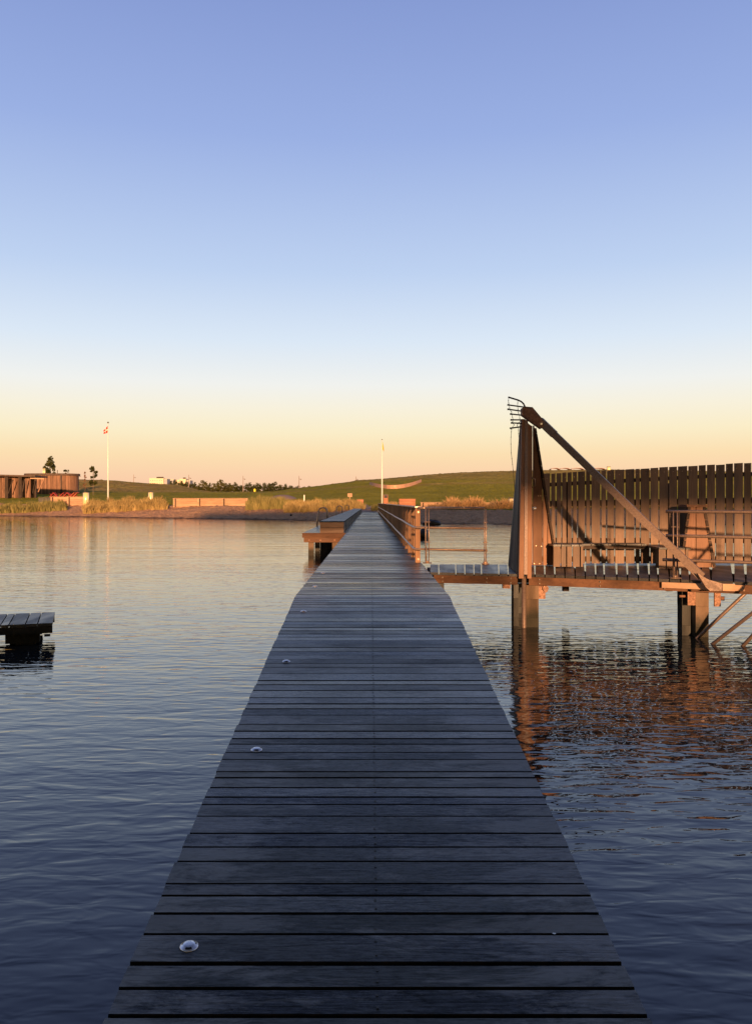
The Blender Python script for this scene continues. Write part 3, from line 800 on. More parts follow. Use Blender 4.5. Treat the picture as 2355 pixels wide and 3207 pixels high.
cl = empty('chain_ladder', (2.25, 12.3, 3.1), 'iron pipes and thin chain hanging as a ladder from the top left of the tower', 'ladder')
YC = 12.3
t = MB(); t.tube([pd(150, 160, YC), pd(265, 195, YC), pd(300, 212, YC), pd(325, 235, YC), pd(345, 275, YC)], .012, 8); t.build('bent_pipe', M['iron'], cl, True)
for a, b in (((150, 250), (330, 275)), ((150, 300), (320, 324)), ((180, 355), (325, 370)), ((185, 422), (325, 422)), ((190, 457), (325, 463)), ((178, 518), (320, 498))):
    t = MB(); t.tube([pd(*a, YC), pd(*b, YC + .03)], .0105, 8); t.lathe(pd(*a, YC), [(.014, -.012), (.014, .012)], 8); t.build('rung', M['iron'], cl, True)
def chain(pts, r=.0035):
    t = MB(); P3 = [pd(*p, YC - .02) for p in pts]
    dense = []
    for a, b in zip(P3[:-1], P3[1:]):
        for k in range(3): dense.append(a.lerp(b, k / 3))
    dense.append(P3[-1])
    t.tube(dense, r, 5)
    for i, p in enumerate(dense):
        if i % 2 == 0: t.lathe(p, [(r * .8, -.008), (r * 2.2, 0), (r * .8, .008)], 6)
    return t
chain([(155, 170), (152, 215), (162, 252), (168, 300), (188, 330), (195, 380), (205, 415), (200, 455), (218, 480), (190, 520), (186, 560), (180, 650), (184, 800), (196, 900), (207, 1000), (214, 1100), (222, 1180), (226, 1270)]).build('chain', M['iron'], cl)
chain([(262, 195), (258, 245), (262, 300), (262, 330), (280, 370), (284, 420), (290, 440), (260, 462), (255, 490), (268, 520), (270, 580), (275, 690)]).build('chain', M['iron'], cl)

# low tapering timber stand on the right of the fence
st = empty('tapered_stand', (4.9, 13.5, DZ), 'low tapering board stand in front of the fence at the right', 'stand')
SL = lambda z: 5.05 + (z - .8) * .135
SR = lambda z: 5.60 - (z - .8) * .17
YS = 13.5
t = MB(); taper(t, [5.0, 5.30, 5.55, 5.70], DZ + .01, 1.80, lambda z: SL(z), lambda z: SR(z), YS, .03); t.build('face_boards', M['tower'], st)
for fx in (SL, SR):
    t = MB(); z = DZ + .02
    while z < 1.78:
        z2 = z + .11
        t.hexa([(fx(z) - .022, YS - .02, z), (fx(z) + .022, YS - .02, z), (fx(z) + .022, YS + .04, z), (fx(z) - .022, YS + .04, z),
                (fx(z2) - .022, YS - .02, z2 - .012), (fx(z2) + .022, YS - .02, z2 - .012), (fx(z2) + .022, YS + .04, z2 - .012), (fx(z2) - .022, YS + .04, z2 - .012)])
        z = z2
    t.build('side_laths', M['darkwood'], st)
t = MB(); t.box(SL(1.8) - .05, SR(1.8) + .05, YS - .04, YS + .3, 1.80, 1.835); t.build('top_board', M['tower'], st)

# ------------------------------------------------------------------ low dock at the left edge
dk = empty('swim_dock', (-4.8, 11, 0), 'low dark dock of pale boards cut off by the left edge of the photo', 'dock')
O = Vector((-4.18, 10.9, 0)); ux = Vector((-.943, -.33, 0)); uy = Vector((-.33, .943, 0))
def q4(a0, a1, b0, b1, z0, z1):
    c = [O + ux * a1 + uy * b0, O + ux * a0 + uy * b0, O + ux * a0 + uy * b1, O + ux * a1 + uy * b1]
    return [(p.x, p.y, z0) for p in c] + [(p.x, p.y, z1) for p in c]
t = MB(); a = 0
for wd in [.172, .135, .185, .085, .15, .12, .17, .15, .09, .15, .18, .14, .15, .17, .15]:
    t.hexa(q4(a, a + wd, -.01, 1.14, .247, .288)); a += wd + .014
t.build('deck_boards', M['deck_y'], dk)
t = MB(); t.hexa(q4(0.0, 2.5, 0, .07, .155, .243)); t.hexa(q4(0.002, 2.5, 1.03, 1.10, .155, .243)); t.build('edge_beam', M['darkwood'], dk)
for (a0, b0) in ((.16, .12), (.16, .85), (2.0, .12)):
    t = MB(); t.hexa(q4(a0, a0 + .42, b0, b0 + .2, .02, .15)); t.build('cap_beam', M['darkwood'], dk)
    t = MB(); t.hexa(q4(a0 + .05, a0 + .30, b0 + .02, b0 + .18, -1.6, .018)); t.build('pile', M['darkwood'], dk)
t = MB(); c = O + ux * .1 + uy * .05; t.tube([(c.x, c.y, .12), (c.x + .07, c.y + .02, .12)], .017, 8); t.build('bolt', M['iron'], dk)

# ------------------------------------------------------------------ shore furniture
def pole(px, ptop, Y, r, name, label, cat):
    x = X_(px, Y); z0 = TZ(x, Y); zt = Z_(ptop, Y)
    e = empty(name, (x, Y, z0), label, cat)
    t = MB(); t.tube([(x, Y, z0 - .3), (x, Y, (z0 + zt) / 2), (x, Y, zt)], r, 12, taper=.42); t.build('pole', M['white'], e, True)
    return e, x, z0, zt
e, x, z0, zt = pole(339.5, 1326, 126, .13, 'flagpole', 'tall white flagpole flying a small drooping red and white flag', 'flagpole')
t = MB(); t.lathe((x, 126, zt), [(.02, 0), (.13, .08), (.13, .18), (.03, .26)], 10); t.build('finial', M['lid'], e, True)
m, nt, b = mat('red_white_flag_cloth')
uvn = nt.nodes.new('ShaderNodeUVMap'); sp = nt.nodes.new('ShaderNodeSeparateXYZ'); nt.links.new(uvn.outputs[0], sp.inputs[0])
def band(v, c, w):
    n = nt.nodes.new('ShaderNodeMath'); n.operation = 'COMPARE'; nt.links.new(v, n.inputs[0]); n.inputs[1].default_value = c; n.inputs[2].default_value = w; return n.outputs[0]
mxm = nt.nodes.new('ShaderNodeMath'); mxm.operation = 'MAXIMUM'
nt.links.new(band(sp.outputs[0], .37, .08), mxm.inputs[0]); nt.links.new(band(sp.outputs[1], .5, .09), mxm.inputs[1])
nt.links.new(mixc(nt, mxm.outputs[0], (.50, .03, .025), (.75, .72, .68)), b.inputs['Base Color']); b.inputs['Roughness'].default_value = .8
def flag(par, x, Y, zt, wid, hoist, drop, nfold, m_, name='flag', side=-1, nx=24, ny=8):
    vs = []; fs = []; uv = []
    for i in range(nx + 1):
        s = i / nx
        for j in range(ny + 1):
            t_ = j / ny
            h = hoist * (1 - .55 * s)
            vs.append((side * (.05 + wid * s ** .8), .12 * math.sin(s * nfold + t_ * 2) * s ** .5, -drop * s ** .9 - t_ * h))
            uv.append((s, t_))
    for i in range(nx):
        for j in range(ny):
            a = i * (ny + 1) + j; fs.append((a, a + 1, a + ny + 2, a + ny + 1))
    me = bpy.data.meshes.new(name); me.from_pydata(vs, [], fs); ul = me.uv_layers.new(name='UVMap')
    for lp in me.loops: ul.data[lp.index].uv = uv[lp.vertex_index]
    me.materials.append(m_); me.polygons.foreach_set('use_smooth', [True] * len(fs)); me.update()
    o = bpy.data.objects.new(name, me); COL.objects.link(o); o.parent = par
    o.location = Vector((x, Y, zt)) - par.location
    return o
flag(e, x, 126, Z_(1334, 126), .66, 1.05, .75, 13, m)
e, x, z0, zt = pole(1196.5, 1378, 100, .105, 'flagpole', 'white flagpole with a limp yellow flag rising by the end of the walkway', 'flagpole')
t = MB(); t.lathe((x, 100, zt), [(.02, 0), (.08, .03), (.08, .07), (.02, .1)], 10); t.build('finial', M['lid'], e, True)
flag(e, x, 100, Z_(1382, 100), .17, .95, .85, 9, M['yellow'], side=1)

def round_bin(px, ptop, pbot, Y, wpx, label, zb=None):
    x = X_(px, Y); zt = Z_(ptop, Y); zb = Z_(pbot, Y) if zb is None else zb; z0 = min(zb, TZ(x, Y) + .02)
    z0 = min(z0, zb); r = wpx / F * Y / 2
    e = empty('litter_bin', (x, Y, z0), label, 'bin', 'round metal litter bins along the shore')
    t = MB(); t.lathe((x, Y, z0), [(r * 1.03, 0), (r * .975, (zt - z0) * .5), (r * .92, zt - z0 - .1)], 32); t.build('body', M['bin'], e, True)
    t = MB(); t.lathe((x, Y, zt), [(r * .95, -.098), (r * .97, -.05), (r * .85, 0), (r * .3, .03)], 24); t.build('lid', M['lid'], e, True)
round_bin(270.5, 1541, 1562, 124, 19, 'round metal bin glowing in the sun beside the low wall left of the flagpole')
round_bin(473, 1540, 1562, 120, 16, 'round metal bin half hidden in the tall dune grass right of the flagpole')
round_bin(1600, 1559, 1582, 93, 16, 'round metal bin glowing in the sun just left of the tower, near the dry shrubs')
p = hit(1905, 1474, 200); round_bin(1905, 1461, 1476, max(200, min(p.y, 296)), 13, 'sunlit metal bin on the hill crest just above the fence top')

def lowwall(pts_px, Y, ztop_py, label, bays, zb=None, name='low_wall', m='wall', cap=True):
    x0, x1 = X_(pts_px[0], Y), X_(pts_px[1], Y); z1 = Z_(ztop_py, Y); z0 = min(TZ(x0, Y), TZ(x1, Y)) - .1
    e = empty(name, ((x0 + x1) / 2, Y, z0), label, 'wall')
    t = MB(); n = max(2, int((z1 - z0) / .28)); h = (z1 - .06 - z0) / n
    for k in range(n): t.box(x0, x1, Y, Y + .12, z0 + k * h, z0 + (k + 1) * h - .015)
    t.build('face_boards', M[m], e)
    for k in range(bays + 1):
        x = x0 + (x1 - x0 - .18) * k / bays
        t = MB(); t.box(x, x + .22, Y - .18, Y - .003, z0, z1 - .06); t.build('post', M[m], e)
        t = MB(); t.box(x + .225, x + .36, Y - .05, Y - .003, z0, z1 - .06); t.build('recess_shade_strip', M['darkwood'], e)  # dark strip painting in the shaded recess beside the post
    if cap:
        t = MB(); t.box(x0 - .05, x1 + .05, Y - .22, Y + .3, z1 - .055, z1); t.build('cap_board', M[m], e)
lowwall((544, 776), 113, 1560, 'long low timber wall of three sunlit bays on top of the beach left of the walkway', 3)
lowwall((161, 268), 127, 1555.5, 'low sunlit timber wall below the red deckchairs at the far left', 2)
lowwall((1317, 1500), 98, 1572.5, 'low sunlit wall behind the dry shrubs right of the walkway railing', 4, cap=True)
lowwall((1500.5, 1640), 98.2, 1573.5, 'low wall continuing behind the shrubs up to the tower', 3, cap=True)
def planter(pxa, pxb, pt, Y, depth, label):
    x0, x1 = X_(pxa, Y), X_(pxb, Y); z1 = Z_(pt, Y); z0 = TZ((x0 + x1) / 2, Y) - .1
    e = empty('timber_box', ((x0 + x1) / 2, Y, z0), label, 'box')
    t = MB(); n = 4; h = (z1 - z0) / n
    for k in range(n): t.box(x0, x1, Y, Y + depth, z0 + k * h, z0 + (k + 1) * h - .02)
    t.build('boards', M['redwall'], e)
    t = MB(); t.box(x0 - .04, x1 + .04, Y - .05, Y + depth + .05, z1 - .018, z1 + .03); t.build('lid_board', M['redwall'], e)
planter(1250, 1301, 1563, 100, 1.2, 'big reddish board box just right of the walkway railing')
planter(1118, 1138, 1565, 104, 1.6, 'small reddish board box left of the path at the end of the walkway')
x = X_(1208, 99); z0 = TZ(x, 99); zt = Z_(1549, 99)
e = empty('hooded_bin', (x, 99, z0), 'tall square litter bin with a hooded opening at the foot of the yellow flagpole', 'bin')
t = MB(); t.box(x - .26, x + .26, 99, 99.5, z0 - .1, zt - .42); t.box(x - .26, x - .2, 99, 99.5, zt - .419, zt - .12); t.box(x + .2, x + .26, 99, 99.5, zt - .419, zt - .12); t.box(x - .199, x + .199, 99.4, 99.5, zt - .419, zt - .12)
t.build('body', M['redwall'], e)
t = MB(); t.slab([(x - .28, 98.95, zt - .119), (x - .28, 99.55, zt - .119), (x - .28, 99.55, zt), (x - .28, 99.1, zt)], (.56, 0, 0)); t.build('hood', M['steel'], e)
t = MB(); t.box(x - .19, x + .19, 99.3, 99.35, zt - .41, zt - .13); t.build('opening', M['dark'], e)
x = X_(1096, 105); z0 = TZ(x, 105)
e = empty('notice_board', (x, 105, z0), 'pale square notice board on a single post above the dune grass', 'sign')
t = MB(); t.box(x - .05, x + .05, 105, 105.1, z0 - .2, Z_(1554, 105)); t.build('post', M['wall'], e)
t = MB(); t.box(x - .29, x + .29, 104.94, 104.99, Z_(1556, 105), Z_(1545, 105)); t.build('panel', M['wall'], e)
x = X_(953, 110); t = MB(); t.box(x - .06, x + .06, 110, 110.12, TZ(x, 110) - .2, Z_(1551, 110)); t.lathe((x, 110.06, Z_(1551, 110)), [(.08, 0), (.04, .06)], 8)
tag(t.build('marker_post', M['white'], loc=(x, 110, TZ(x, 110))), 'short thin pale post standing in the dune grass left of the notice board', 'post')
x = X_(798, 215); z0 = Z_(1545, 215)
e = empty('yellow_marker', (x, 215, min(z0, TZ(x, 215))), 'upright bright yellow marker standing in front of the far trees', 'marker')
t = MB(); t.lathe((x, 215, min(z0, TZ(x, 215))), [(.22, 0), (.28, .5), (.3, 1.0), (.26, Z_(1533, 215) - z0)], 16); t.build('body', M['yellowpaint'], e, True)
t = MB(); t.lathe((x, 215, Z_(1533, 215)), [(.26, 0), (.2, .12), (.05, .25)], 16); t.build('cap', M['yellowpaint'], e, True)

# curved red wall like a smile on the hill
c0 = hit(1235, 1531, 130); Yc = c0.y
e = empty('curved_wall', c0, 'wide upward curving red timber wall lying on the green hillside like a smile', 'wall')
t = MB(); t2 = MB(); prev = None
n = 30
for k in range(n + 1):
    px = 1157 + (1320 - 1157) * k / n
    u = (px - 1238) / 81.0
    pyt = 1520.7 - 14.7 * u * u - 4 * u
    base = hit(px, pyt + 10.5 - 2 * u * u, 130); y_ = base.y
    y_ -= .7; b0 = Vector((X_(px, y_), y_, base.z + .0)); tp = Vector((X_(px, y_), y_, Z_(pyt, y_)))
    if prev and k % 10 != 0 or (prev and k):
        a0, a1 = prev
        g = .02 if k % 7 == 0 else 0
        tp = tp + Vector((0, 0, .12)); t.hexa([a0, b0 - Vector((g, 0, 0)), b0 + Vector((-g, .45, 0)), a0 + Vector((0, .45, 0)), a1, tp - Vector((g, 0, 0)), tp + Vector((-g, .45, 0)), a1 + Vector((0, .45, 0))], pv=.5 + .1 * ((k // 7) % 2))
    prev = (b0, tp)
t.build('wall_band', M['smile'], e)

# lamps along the far road
for (px, py, lb) in ((247, 1482, 'first slim lamp post from the left, just right of the round hut'),
                     (419.5, 1486, 'slim lamp post above the brown hill right of the tall flagpole'),
                     (592, 1487, 'slim lamp post beside the pale far buildings'),
                     (762, 1490, 'slim lamp post standing in front of the far tree row'),
                     (937, 1490, 'slim lamp post near the right end of the far tree row'),
                     (1115, 1492, 'lamp post whose top peeps over the green hill')):
    Y = 312 if px in (762, 592) else 345
    x = X_(px, Y); z0 = TZ(x, Y); zt = Z_(py, Y)
    if px == 937: Y = 302; x = X_(px, Y); z0 = TZ(x, Y); zt = Z_(py, Y)
    e = empty('lamp_post', (x, Y, z0), lb, 'lamp post', 'lamp posts along the far road')
    t = MB(); t.tube([(x, Y, z0 - .3), (x, Y, zt)], .17, 8, taper=.5); t.build('pole', M['lamp'], e)
    t = MB(); hz = zt - 1.2; t.tube([(x, Y, hz + .3), (x + .5, Y, hz)], .05, 6); t.lathe((x + .6, Y, hz - .25), [(.32, 0), (.35, .12), (.1, .3)], 10); t.build('lamp_head', M['lamp'], e)

# ------------------------------------------------------------------ round hut and lean-to
YH = 186
xc = X_(150, YH); zt = Z_(1489, YH); zb = TZ(xc, YH) - .4
e = empty('round_hut', (xc, YH, zb), 'long board clad hut with rounded ends and flat dark roof at the far left', 'building')
x0, x1 = X_(66, YH), X_(230, YH); ry = 5.0; rc = 3.2
def outline(o_=0, n=80):
    pts = []
    for (cx, a0) in ((x1 - rc, -90), (x0 + rc, 90)):
        for k in range(n // 2):
            a = R(a0 + 180 * k / (n // 2 - 1)); pts.append((cx + (rc + o_) * math.cos(a), YH + 3.2 + (rc + o_) * math.sin(a)))
    return pts
ol = outline(); t = MB()
per = []
for a, b in zip(ol, ol[1:] + ol[:1]):
    d = math.dist(a, b); nn_ = max(1, int(d / .22))
    for k in range(nn_): per.append((a[0] + (b[0] - a[0]) * k / nn_, a[1] + (b[1] - a[1]) * k / nn_))
for a, b in zip(per, per[1:] + per[:1]):
    A_, B_ = Vector((*a, 0)), Vector((*b, 0)); B2 = A_.lerp(B_, .88); nrm = Vector((-(B_ - A_).y, (B_ - A_).x, 0)).normalized() * .06
    off = random.uniform(-.02, .02); q = [A_ + nrm * off, B2 + nrm * off, B2 + nrm, A_ + nrm]
    t.hexa([(p.x, p.y, zb) for p in q] + [(p.x, p.y, zt) for p in q])
t.build('wall_boards', M['hut'], e)
t = MB()
il = outline(-.2, 40); t.slab([(a, b, zb) for a, b in il], (0, 0, zt - zb - .02)); t.build('inner_wall', M['darkwood'], e)
t = MB(); t.slab([(a, b, zt + .01) for a, b in outline(.3, 40)], (0, 0, .46)); t.build('roof', M['roof'], e)
for px in (197,):
    t = MB(); x = X_(px - 4, YH); t.box(x - .12, x + .12, YH - .12, YH - .04, zb, zt); t.build('dark_joint', M['dark'], e)
for px in (137, 141.5):
    t = MB(); x = X_(px, YH + 3); t.tube([(x, YH + 3, zt), (x, YH + 3, Z_(1467, YH + 3))], .13, 10); t.build('chimney', M['bin'], e, True)
t = MB(); x = X_(181, YH + 3); t.tube([(x, YH + 3, zt), (x, YH + 3, Z_(1472, YH + 3))], .08, 8); t.build('vent_pipe', M['darkwood'], e, True)

YP = 160
e = empty('lean_to', (X_(60, YP), YP, TZ(X_(60, YP), YP)), 'open fronted timber shelter with flat roof and slanting struts at the far left edge', 'shelter')
ztp = Z_(1486.5, YP); zbp = TZ(X_(60, YP), YP) - .3
t = MB(); t.hexa([(X_(-160, YP), YP - .3, ztp - .1), (X_(113, YP), YP - .3, ztp - .45), (X_(113, YP), YP + 6, ztp - .45), (X_(-160, YP), YP + 6, ztp - .1),
                  (X_(-160, YP), YP - .3, ztp + .25), (X_(113, YP), YP - .3, ztp - .15), (X_(113, YP), YP + 6, ztp - .15), (X_(-160, YP), YP + 6, ztp + .25)])
t.build('roof', M['roof'], e)
for px in (-70, 21, 64, 112):
    t = MB(); x = X_(px, YP); hw = .34 if px in (21, 64) else .18; t.box(x - hw, x + hw, YP, YP + .3, zbp, ztp - .46); t.build('post', M['darkwood'], e)
for (a, b) in (((42, 1502), (28, 1545)), ((79, 1500), (72, 1540)), ((112, 1505), (104, 1545)), ((139, 1501), (121, 1541))):
    t = MB(); t.beam(P(a[0], a[1], YP - .4), P(b[0], b[1], YP - .4), .16, .16); t.build('strut', M['hut'] if a[0] == 139 else M['darkwood'], e)
t = MB(); t.beam(P(96, 1498, YP - .4), P(140, 1499.5, YP - .4), .2, .2); t.build('cantilever_beam', M['wall'], e)
for (pa, pb) in ((-160, 16), (28, 60), (75, 97)):
    t = MB(); xa, xb = X_(pa, YP + 2), X_(pb, YP + 2)
    while xa < xb: t.box(xa, min(xa + .3, xb), YP + 2, YP + 2.08, zbp, ztp - .3); xa += .36
    t.build('wall_panel', M['hut'], e)
t = MB(); t.box(X_(-160, YP + 5), X_(112, YP + 5), YP + 5, YP + 5.1, zbp, ztp - .2); t.build('back_wall', M['darkwood'], e)

# deckchairs beyond the wall
chairs = [(166, 'red', 'leftmost red deckchair on the terrace, its frame leaning back'), (176, 'red', 'second red deckchair from the left on the terrace'),
          (196, 'red', 'dark red deckchair in the middle of the terrace row'), (208, 'red', 'red deckchair with a pale crossing strut on the terrace'),
          (220, 'red', 'red deckchair just left of the orange ones'), (229, 'orange', 'orange deckchair, the left one of two on the terrace'),
          (239, 'orange', 'orange deckchair, the rightmost of the terrace row')]
YD = 131
for px, cm, lb in chairs:
    x = X_(px, YD); z0 = max(TZ(x, YD), Z_(1559, YD)) ; z0 = Z_(1558, YD)
    e = empty('deckchair', (x, YD, z0), lb, 'deckchair', 'deckchairs on the terrace')
    t = MB(); s_ = random.choice((-1, 1)); zg = TZ(x, YD)
    t.slab([(x - .35 * s_, YD - .3, z0 + .72), (x + .3 * s_, YD - .3, z0 + .1), (x + .38 * s_, YD - .3, z0 + .16), (x - .27 * s_, YD - .3, z0 + .77)], (0, .6, 0)); t.build('canvas', M[cm], e)
    t = MB(); t.beam((x + .3 * s_, YD - .34, z0 + .6), (x - .3 * s_, YD - .34, z0), .05, .05); t.beam((x - .4 * s_, YD - .34, z0 + .8), (x + .42 * s_, YD - .34, z0), .05, .05)
    t.beam((x + .3 * s_, YD + .34, z0 + .6), (x - .3 * s_, YD + .34, z0), .05, .05); t.beam((x - .4 * s_, YD + .34, z0 + .8), (x + .42 * s_, YD + .34, z0), .05, .05); t.build('frame', M['red'], e)
# the terrace they stand on
t = MB(); t.box(X_(150, 131), X_(262, 131), 127.4, 134, TZ(-50, 131) - .3, Z_(1558, 131) - .002)
tag(t.build('terrace', M['bench_side']), kind='structure')

# far town
def building(pxa, pxb, pt, Y, m, label, wins=True, pt2=None, roofbits=0):
    x0, x1 = X_(pxa, Y), X_(pxb, Y); z0 = TZ((x0 + x1) / 2, Y) - 2; z1 = Z_(pt, Y)
    e = empty('apartment_block', ((x0 + x1) / 2, Y, z0), label, 'building', 'pale blocks on the horizon')
    t = MB(); t.box(x0, x1, Y, Y + 14, z0, z1); t.build('wall', M[m], e)
    t = MB(); t.box(x0 - .2, x1 + .2, Y - .2, Y + 14.2, z1 + .003, z1 + .5); t.build('roof', M['facade'], e)
    if wins:
        zz = z1 - 2.4
        while zz > max(z0 + 2, z1 - 9):
            t = MB(); x = x0 + 1
            while x < x1 - 1.5: t.box(x, x + .6, Y - .05, Y + .02, zz, zz + .7); x += 2.4
            t.build('window_row', M['glass'], e); zz -= 3.0
    for k in range(roofbits):
        t = MB(); x = x0 + (x1 - x0) * (.45 + .12 * k); t.box(x, x + 1.6, Y + 3, Y + 6, z1 + .5, z1 + 2.0); t.build('roof_box', M['darkwood'], e)
building(469, 513, 1499, 900, 'facade', 'widest pale yellow block on the horizon, flat roofed', roofbits=4)
building(514, 524, 1501, 903, 'facade2', 'narrow shaded side of the yellow block, its shade coloured in grey')  # side of the yellow block turned from the sun, shade painted as grey
building(525, 545, 1502, 930, 'facade2', 'pale blue grey block behind the brown hill')
building(546, 562, 1504, 940, 'facade', 'low pale block half hidden by far treetops')
building(563, 583, 1501, 900, 'facade', 'stepped pale block next to the lamp post', roofbits=2)
building(583.5, 596, 1505.5, 905, 'facade2', 'small rightmost block behind the lamp post')

# arched frames on the hill crest
Yr = 285
for (pa, pb, lb) in ((1724, 1752, 'leftmost arched shelter on the hill crest above the fence'), (1752, 1785, 'second arched shelter from the left on the hill crest'),
                     (1788, 1828, 'third arched shelter, just left of the steel brace'), (1852, 1895, 'arched shelter right of the steel brace beside the bright bin')):
    x0, x1 = X_(pa, Yr), X_(pb, Yr); zb = TZ((x0 + x1) / 2, Yr) ; zt = Z_(1466.5, Yr)
    e = empty('arched_shelter', ((x0 + x1) / 2, Yr, zb), lb, 'shelter', 'arched shelters on the crest')
    t = MB(); pts = []
    for k in range(13):
        a = math.pi * k / 12; pts.append(((x0 + x1) / 2 - (x1 - x0) / 2 * math.cos(a), Yr, zb - .2 + (zt - zb + .2) * math.sin(a) ** .6))
    for a, b in zip(pts[:-1], pts[1:]):
        t.hexa([a, b, (b[0], b[1] + 3, b[2]), (a[0], a[1] + 3, a[2]), (a[0], a[1], a[2] + .12), (b[0], b[1], b[2] + .12), (b[0], b[1] + 3, b[2] + .12), (a[0], a[1] + 3, a[2] + .12)])
    t.build('canopy', M['redwall'], e)

# ------------------------------------------------------------------ trees
def crown_mb(w, h, nclump, nleaf, lsz, seed, lo=.28):
    r = np.random.RandomState(seed); t = MB()
    cl_ = []
    for k in range(nclump):
        zf = r.uniform(0, 1); rad = w / 2 * math.sqrt(max(.05, 1 - abs(zf * 2 - .8) ** 2.2 * .55)) * r.uniform(.2, .9); a = r.uniform(0, 6.28)
        cl_.append((rad * math.cos(a), rad * math.sin(a), h * (lo + (1 - lo) * zf), w * r.uniform(.10, .2), r.uniform(0, 1)))
    for k in range(nleaf):
        c = cl_[r.randint(nclump)]; d = r.normal(size=3); d = d / np.linalg.norm(d) * r.uniform(.3, 1) ** .5 * c[3]
        p = np.array([c[0] + d[0], c[1] + d[1], c[2] + d[2]]); 
        n1_ = r.normal(size=3); n1_ /= np.linalg.norm(n1_); n2_ = np.cross(n1_, r.normal(size=3)); n2_ /= np.linalg.norm(n2_)
        s_ = lsz * r.uniform(.6, 1.3)
        t.add([p - n1_ * s_, p + n2_ * s_ * .6, p + n1_ * s_, p - n2_ * s_ * .6], [(0, 1, 2, 3)], pv=float(np.clip(c[4] * .6 + r.uniform(0, .5), 0, 1)))
    return t, cl_
def trunk_mb(h, r0, cl_, seed):
    r = np.random.RandomState(seed); t = MB()
    t.tube([(0, 0, -.3), (r.uniform(-.05, .05) * h * .3, 0, h * .35), (r.uniform(-.1, .1) * h * .3, 0, h * .9)], r0, 8, taper=.3)
    for c in cl_[:7]: t.tube([(0, 0, max(.25 * h, c[2] - .25 * h)), (c[0] * .5, c[1] * .5, c[2] - .08 * h), (c[0], c[1], c[2])], r0 * .35, 5, taper=.3)
    return t
variants = []
def make_tree(w, h, seed, m, name='tree', nc=22, nl=900, lsz=.2, r0=.12, lo=.28):
    e = empty(name, (0, 0, 0), 'tree', 'tree')
    c, cl_ = crown_mb(w, h, nc, nl, lsz, seed, lo); c.build('crown', m, e)
    trunk_mb(h, r0, cl_, seed).build('trunk', M['trunk'], e, True)
    return e
def place_tree(e, px, ptop, Y, label, group=None, zb=None, wpx=None, h0=None, w0=None):
    x = X_(px, Y); z0 = TZ(x, Y) if zb is None else zb; h = Z_(ptop, Y) - z0
    e.location = (x, Y, z0); sz = h / h0; sw = (wpx / F * Y / w0) if wpx else sz
    e.scale = (sw, sw, sz); e['label'] = label
    if group: e['group'] = group
    return e
t1 = make_tree(2.4, 6.0, 11, M['leaf'], 'young_tree', 30, 1700, .16, .07)
place_tree(t1, 159, 1433, 198, 'loose crowned young tree rising behind the round hut roof', wpx=42, h0=6.0, w0=2.4)
t2 = make_tree(1.8, 5.3, 12, M['leaf'], 'young_tree', 18, 600, .14, .05)
place_tree(t2, 205, 1471, 205, 'faint small tree top just showing over the hut roof', wpx=28, h0=5.3, w0=1.8)
t3 = make_tree(1.1, 4.3, 13, M['leaf_dry'], 'young_tree', 14, 320, .11, .05)
place_tree(t3, 267, 1478, 178, 'thin reddish sapling between the hut and the flagpole', wpx=14, h0=4.3, w0=1.1)
t4 = make_tree(1.7, 5.4, 14, M['leaf'], 'young_tree', 22, 1200, .14, .06)
place_tree(t4, 293, 1464, 180, 'slender young tree with bare lower trunk left of the flagpole', wpx=33, h0=5.4, w0=1.7)
protos = [(make_tree(7, 8, 21, M['leaf'], 'broadleaf_tree', 30, 900, .42, .22, .04), 7, 8), (make_tree(6, 8, 22, M['leaf_olive'], 'broadleaf_tree', 30, 900, .40, .2, .04), 6, 8),
          (make_tree(8, 8, 23, M['leaf'], 'broadleaf_tree', 34, 1000, .42, .2, .04), 8, 8)]
far = [(536, 1509, 14, 0), (548, 1507, 20, 2), (569, 1508, 20, 0), (587, 1511, 20, 2), (609, 1512, 22, 0), (622, 1519, 14, 1), (636, 1504, 26, 1), (650, 1519, 16, 1), (658, 1514, 14, 0), (671, 1513, 16, 1),
       (682, 1514, 16, 1), (692, 1502, 24, 1), (706, 1512, 16, 1), (718, 1515, 26, 0), (738, 1512, 17, 0), (754, 1521, 20, 2), (780, 1513, 28, 0), (797, 1519, 18, 0), (809, 1514, 22, 0), (829, 1514, 15, 2), (843, 1515, 20, 0),
       (857, 1511, 30, 0), (878, 1518, 22, 1), (896, 1517, 15, 2), (910, 1522, 20, 2), (925, 1525, 18, 0), (935, 1522, 14, 2), (950, 1525, 18, 0), (968, 1523, 14, 2), (980, 1524, 12, 0),
       (645, 1524, 26, 1), (664, 1526, 28, 1), (690, 1524, 30, 1), (712, 1523, 34, 1), (745, 1523, 30, 0), (765, 1524, 28, 2), (792, 1524, 30, 0), (818, 1523, 32, 2), (843, 1523, 34, 0), (868, 1524, 34, 0), (890, 1526, 30, 2), (903, 1527, 26, 1),
       (560, 1514, 26, 0), (580, 1516, 28, 2), (600, 1517, 28, 0), (615, 1523, 24, 1), (727, 1518, 22, 1), (630, 1526, 24, 2)]
order = sorted(range(len(far)), key=lambda i: far[i][0])
used = set()
def ordinal(n):
    a = 'first second third fourth fifth sixth seventh eighth ninth tenth eleventh twelfth thirteenth fourteenth fifteenth sixteenth seventeenth eighteenth nineteenth'.split()
    if n < 20: return a[n - 1]
    t, u = divmod(n, 10)
    return ['twentieth', 'thirtieth', 'fortieth', 'fiftieth'][t - 2] if u == 0 else ['twenty', 'thirty', 'forty', 'fifty'][t - 2] + '-' + a[u - 1]
names3 = {0: 'dark green', 1: 'olive green', 2: 'rounded dark'}
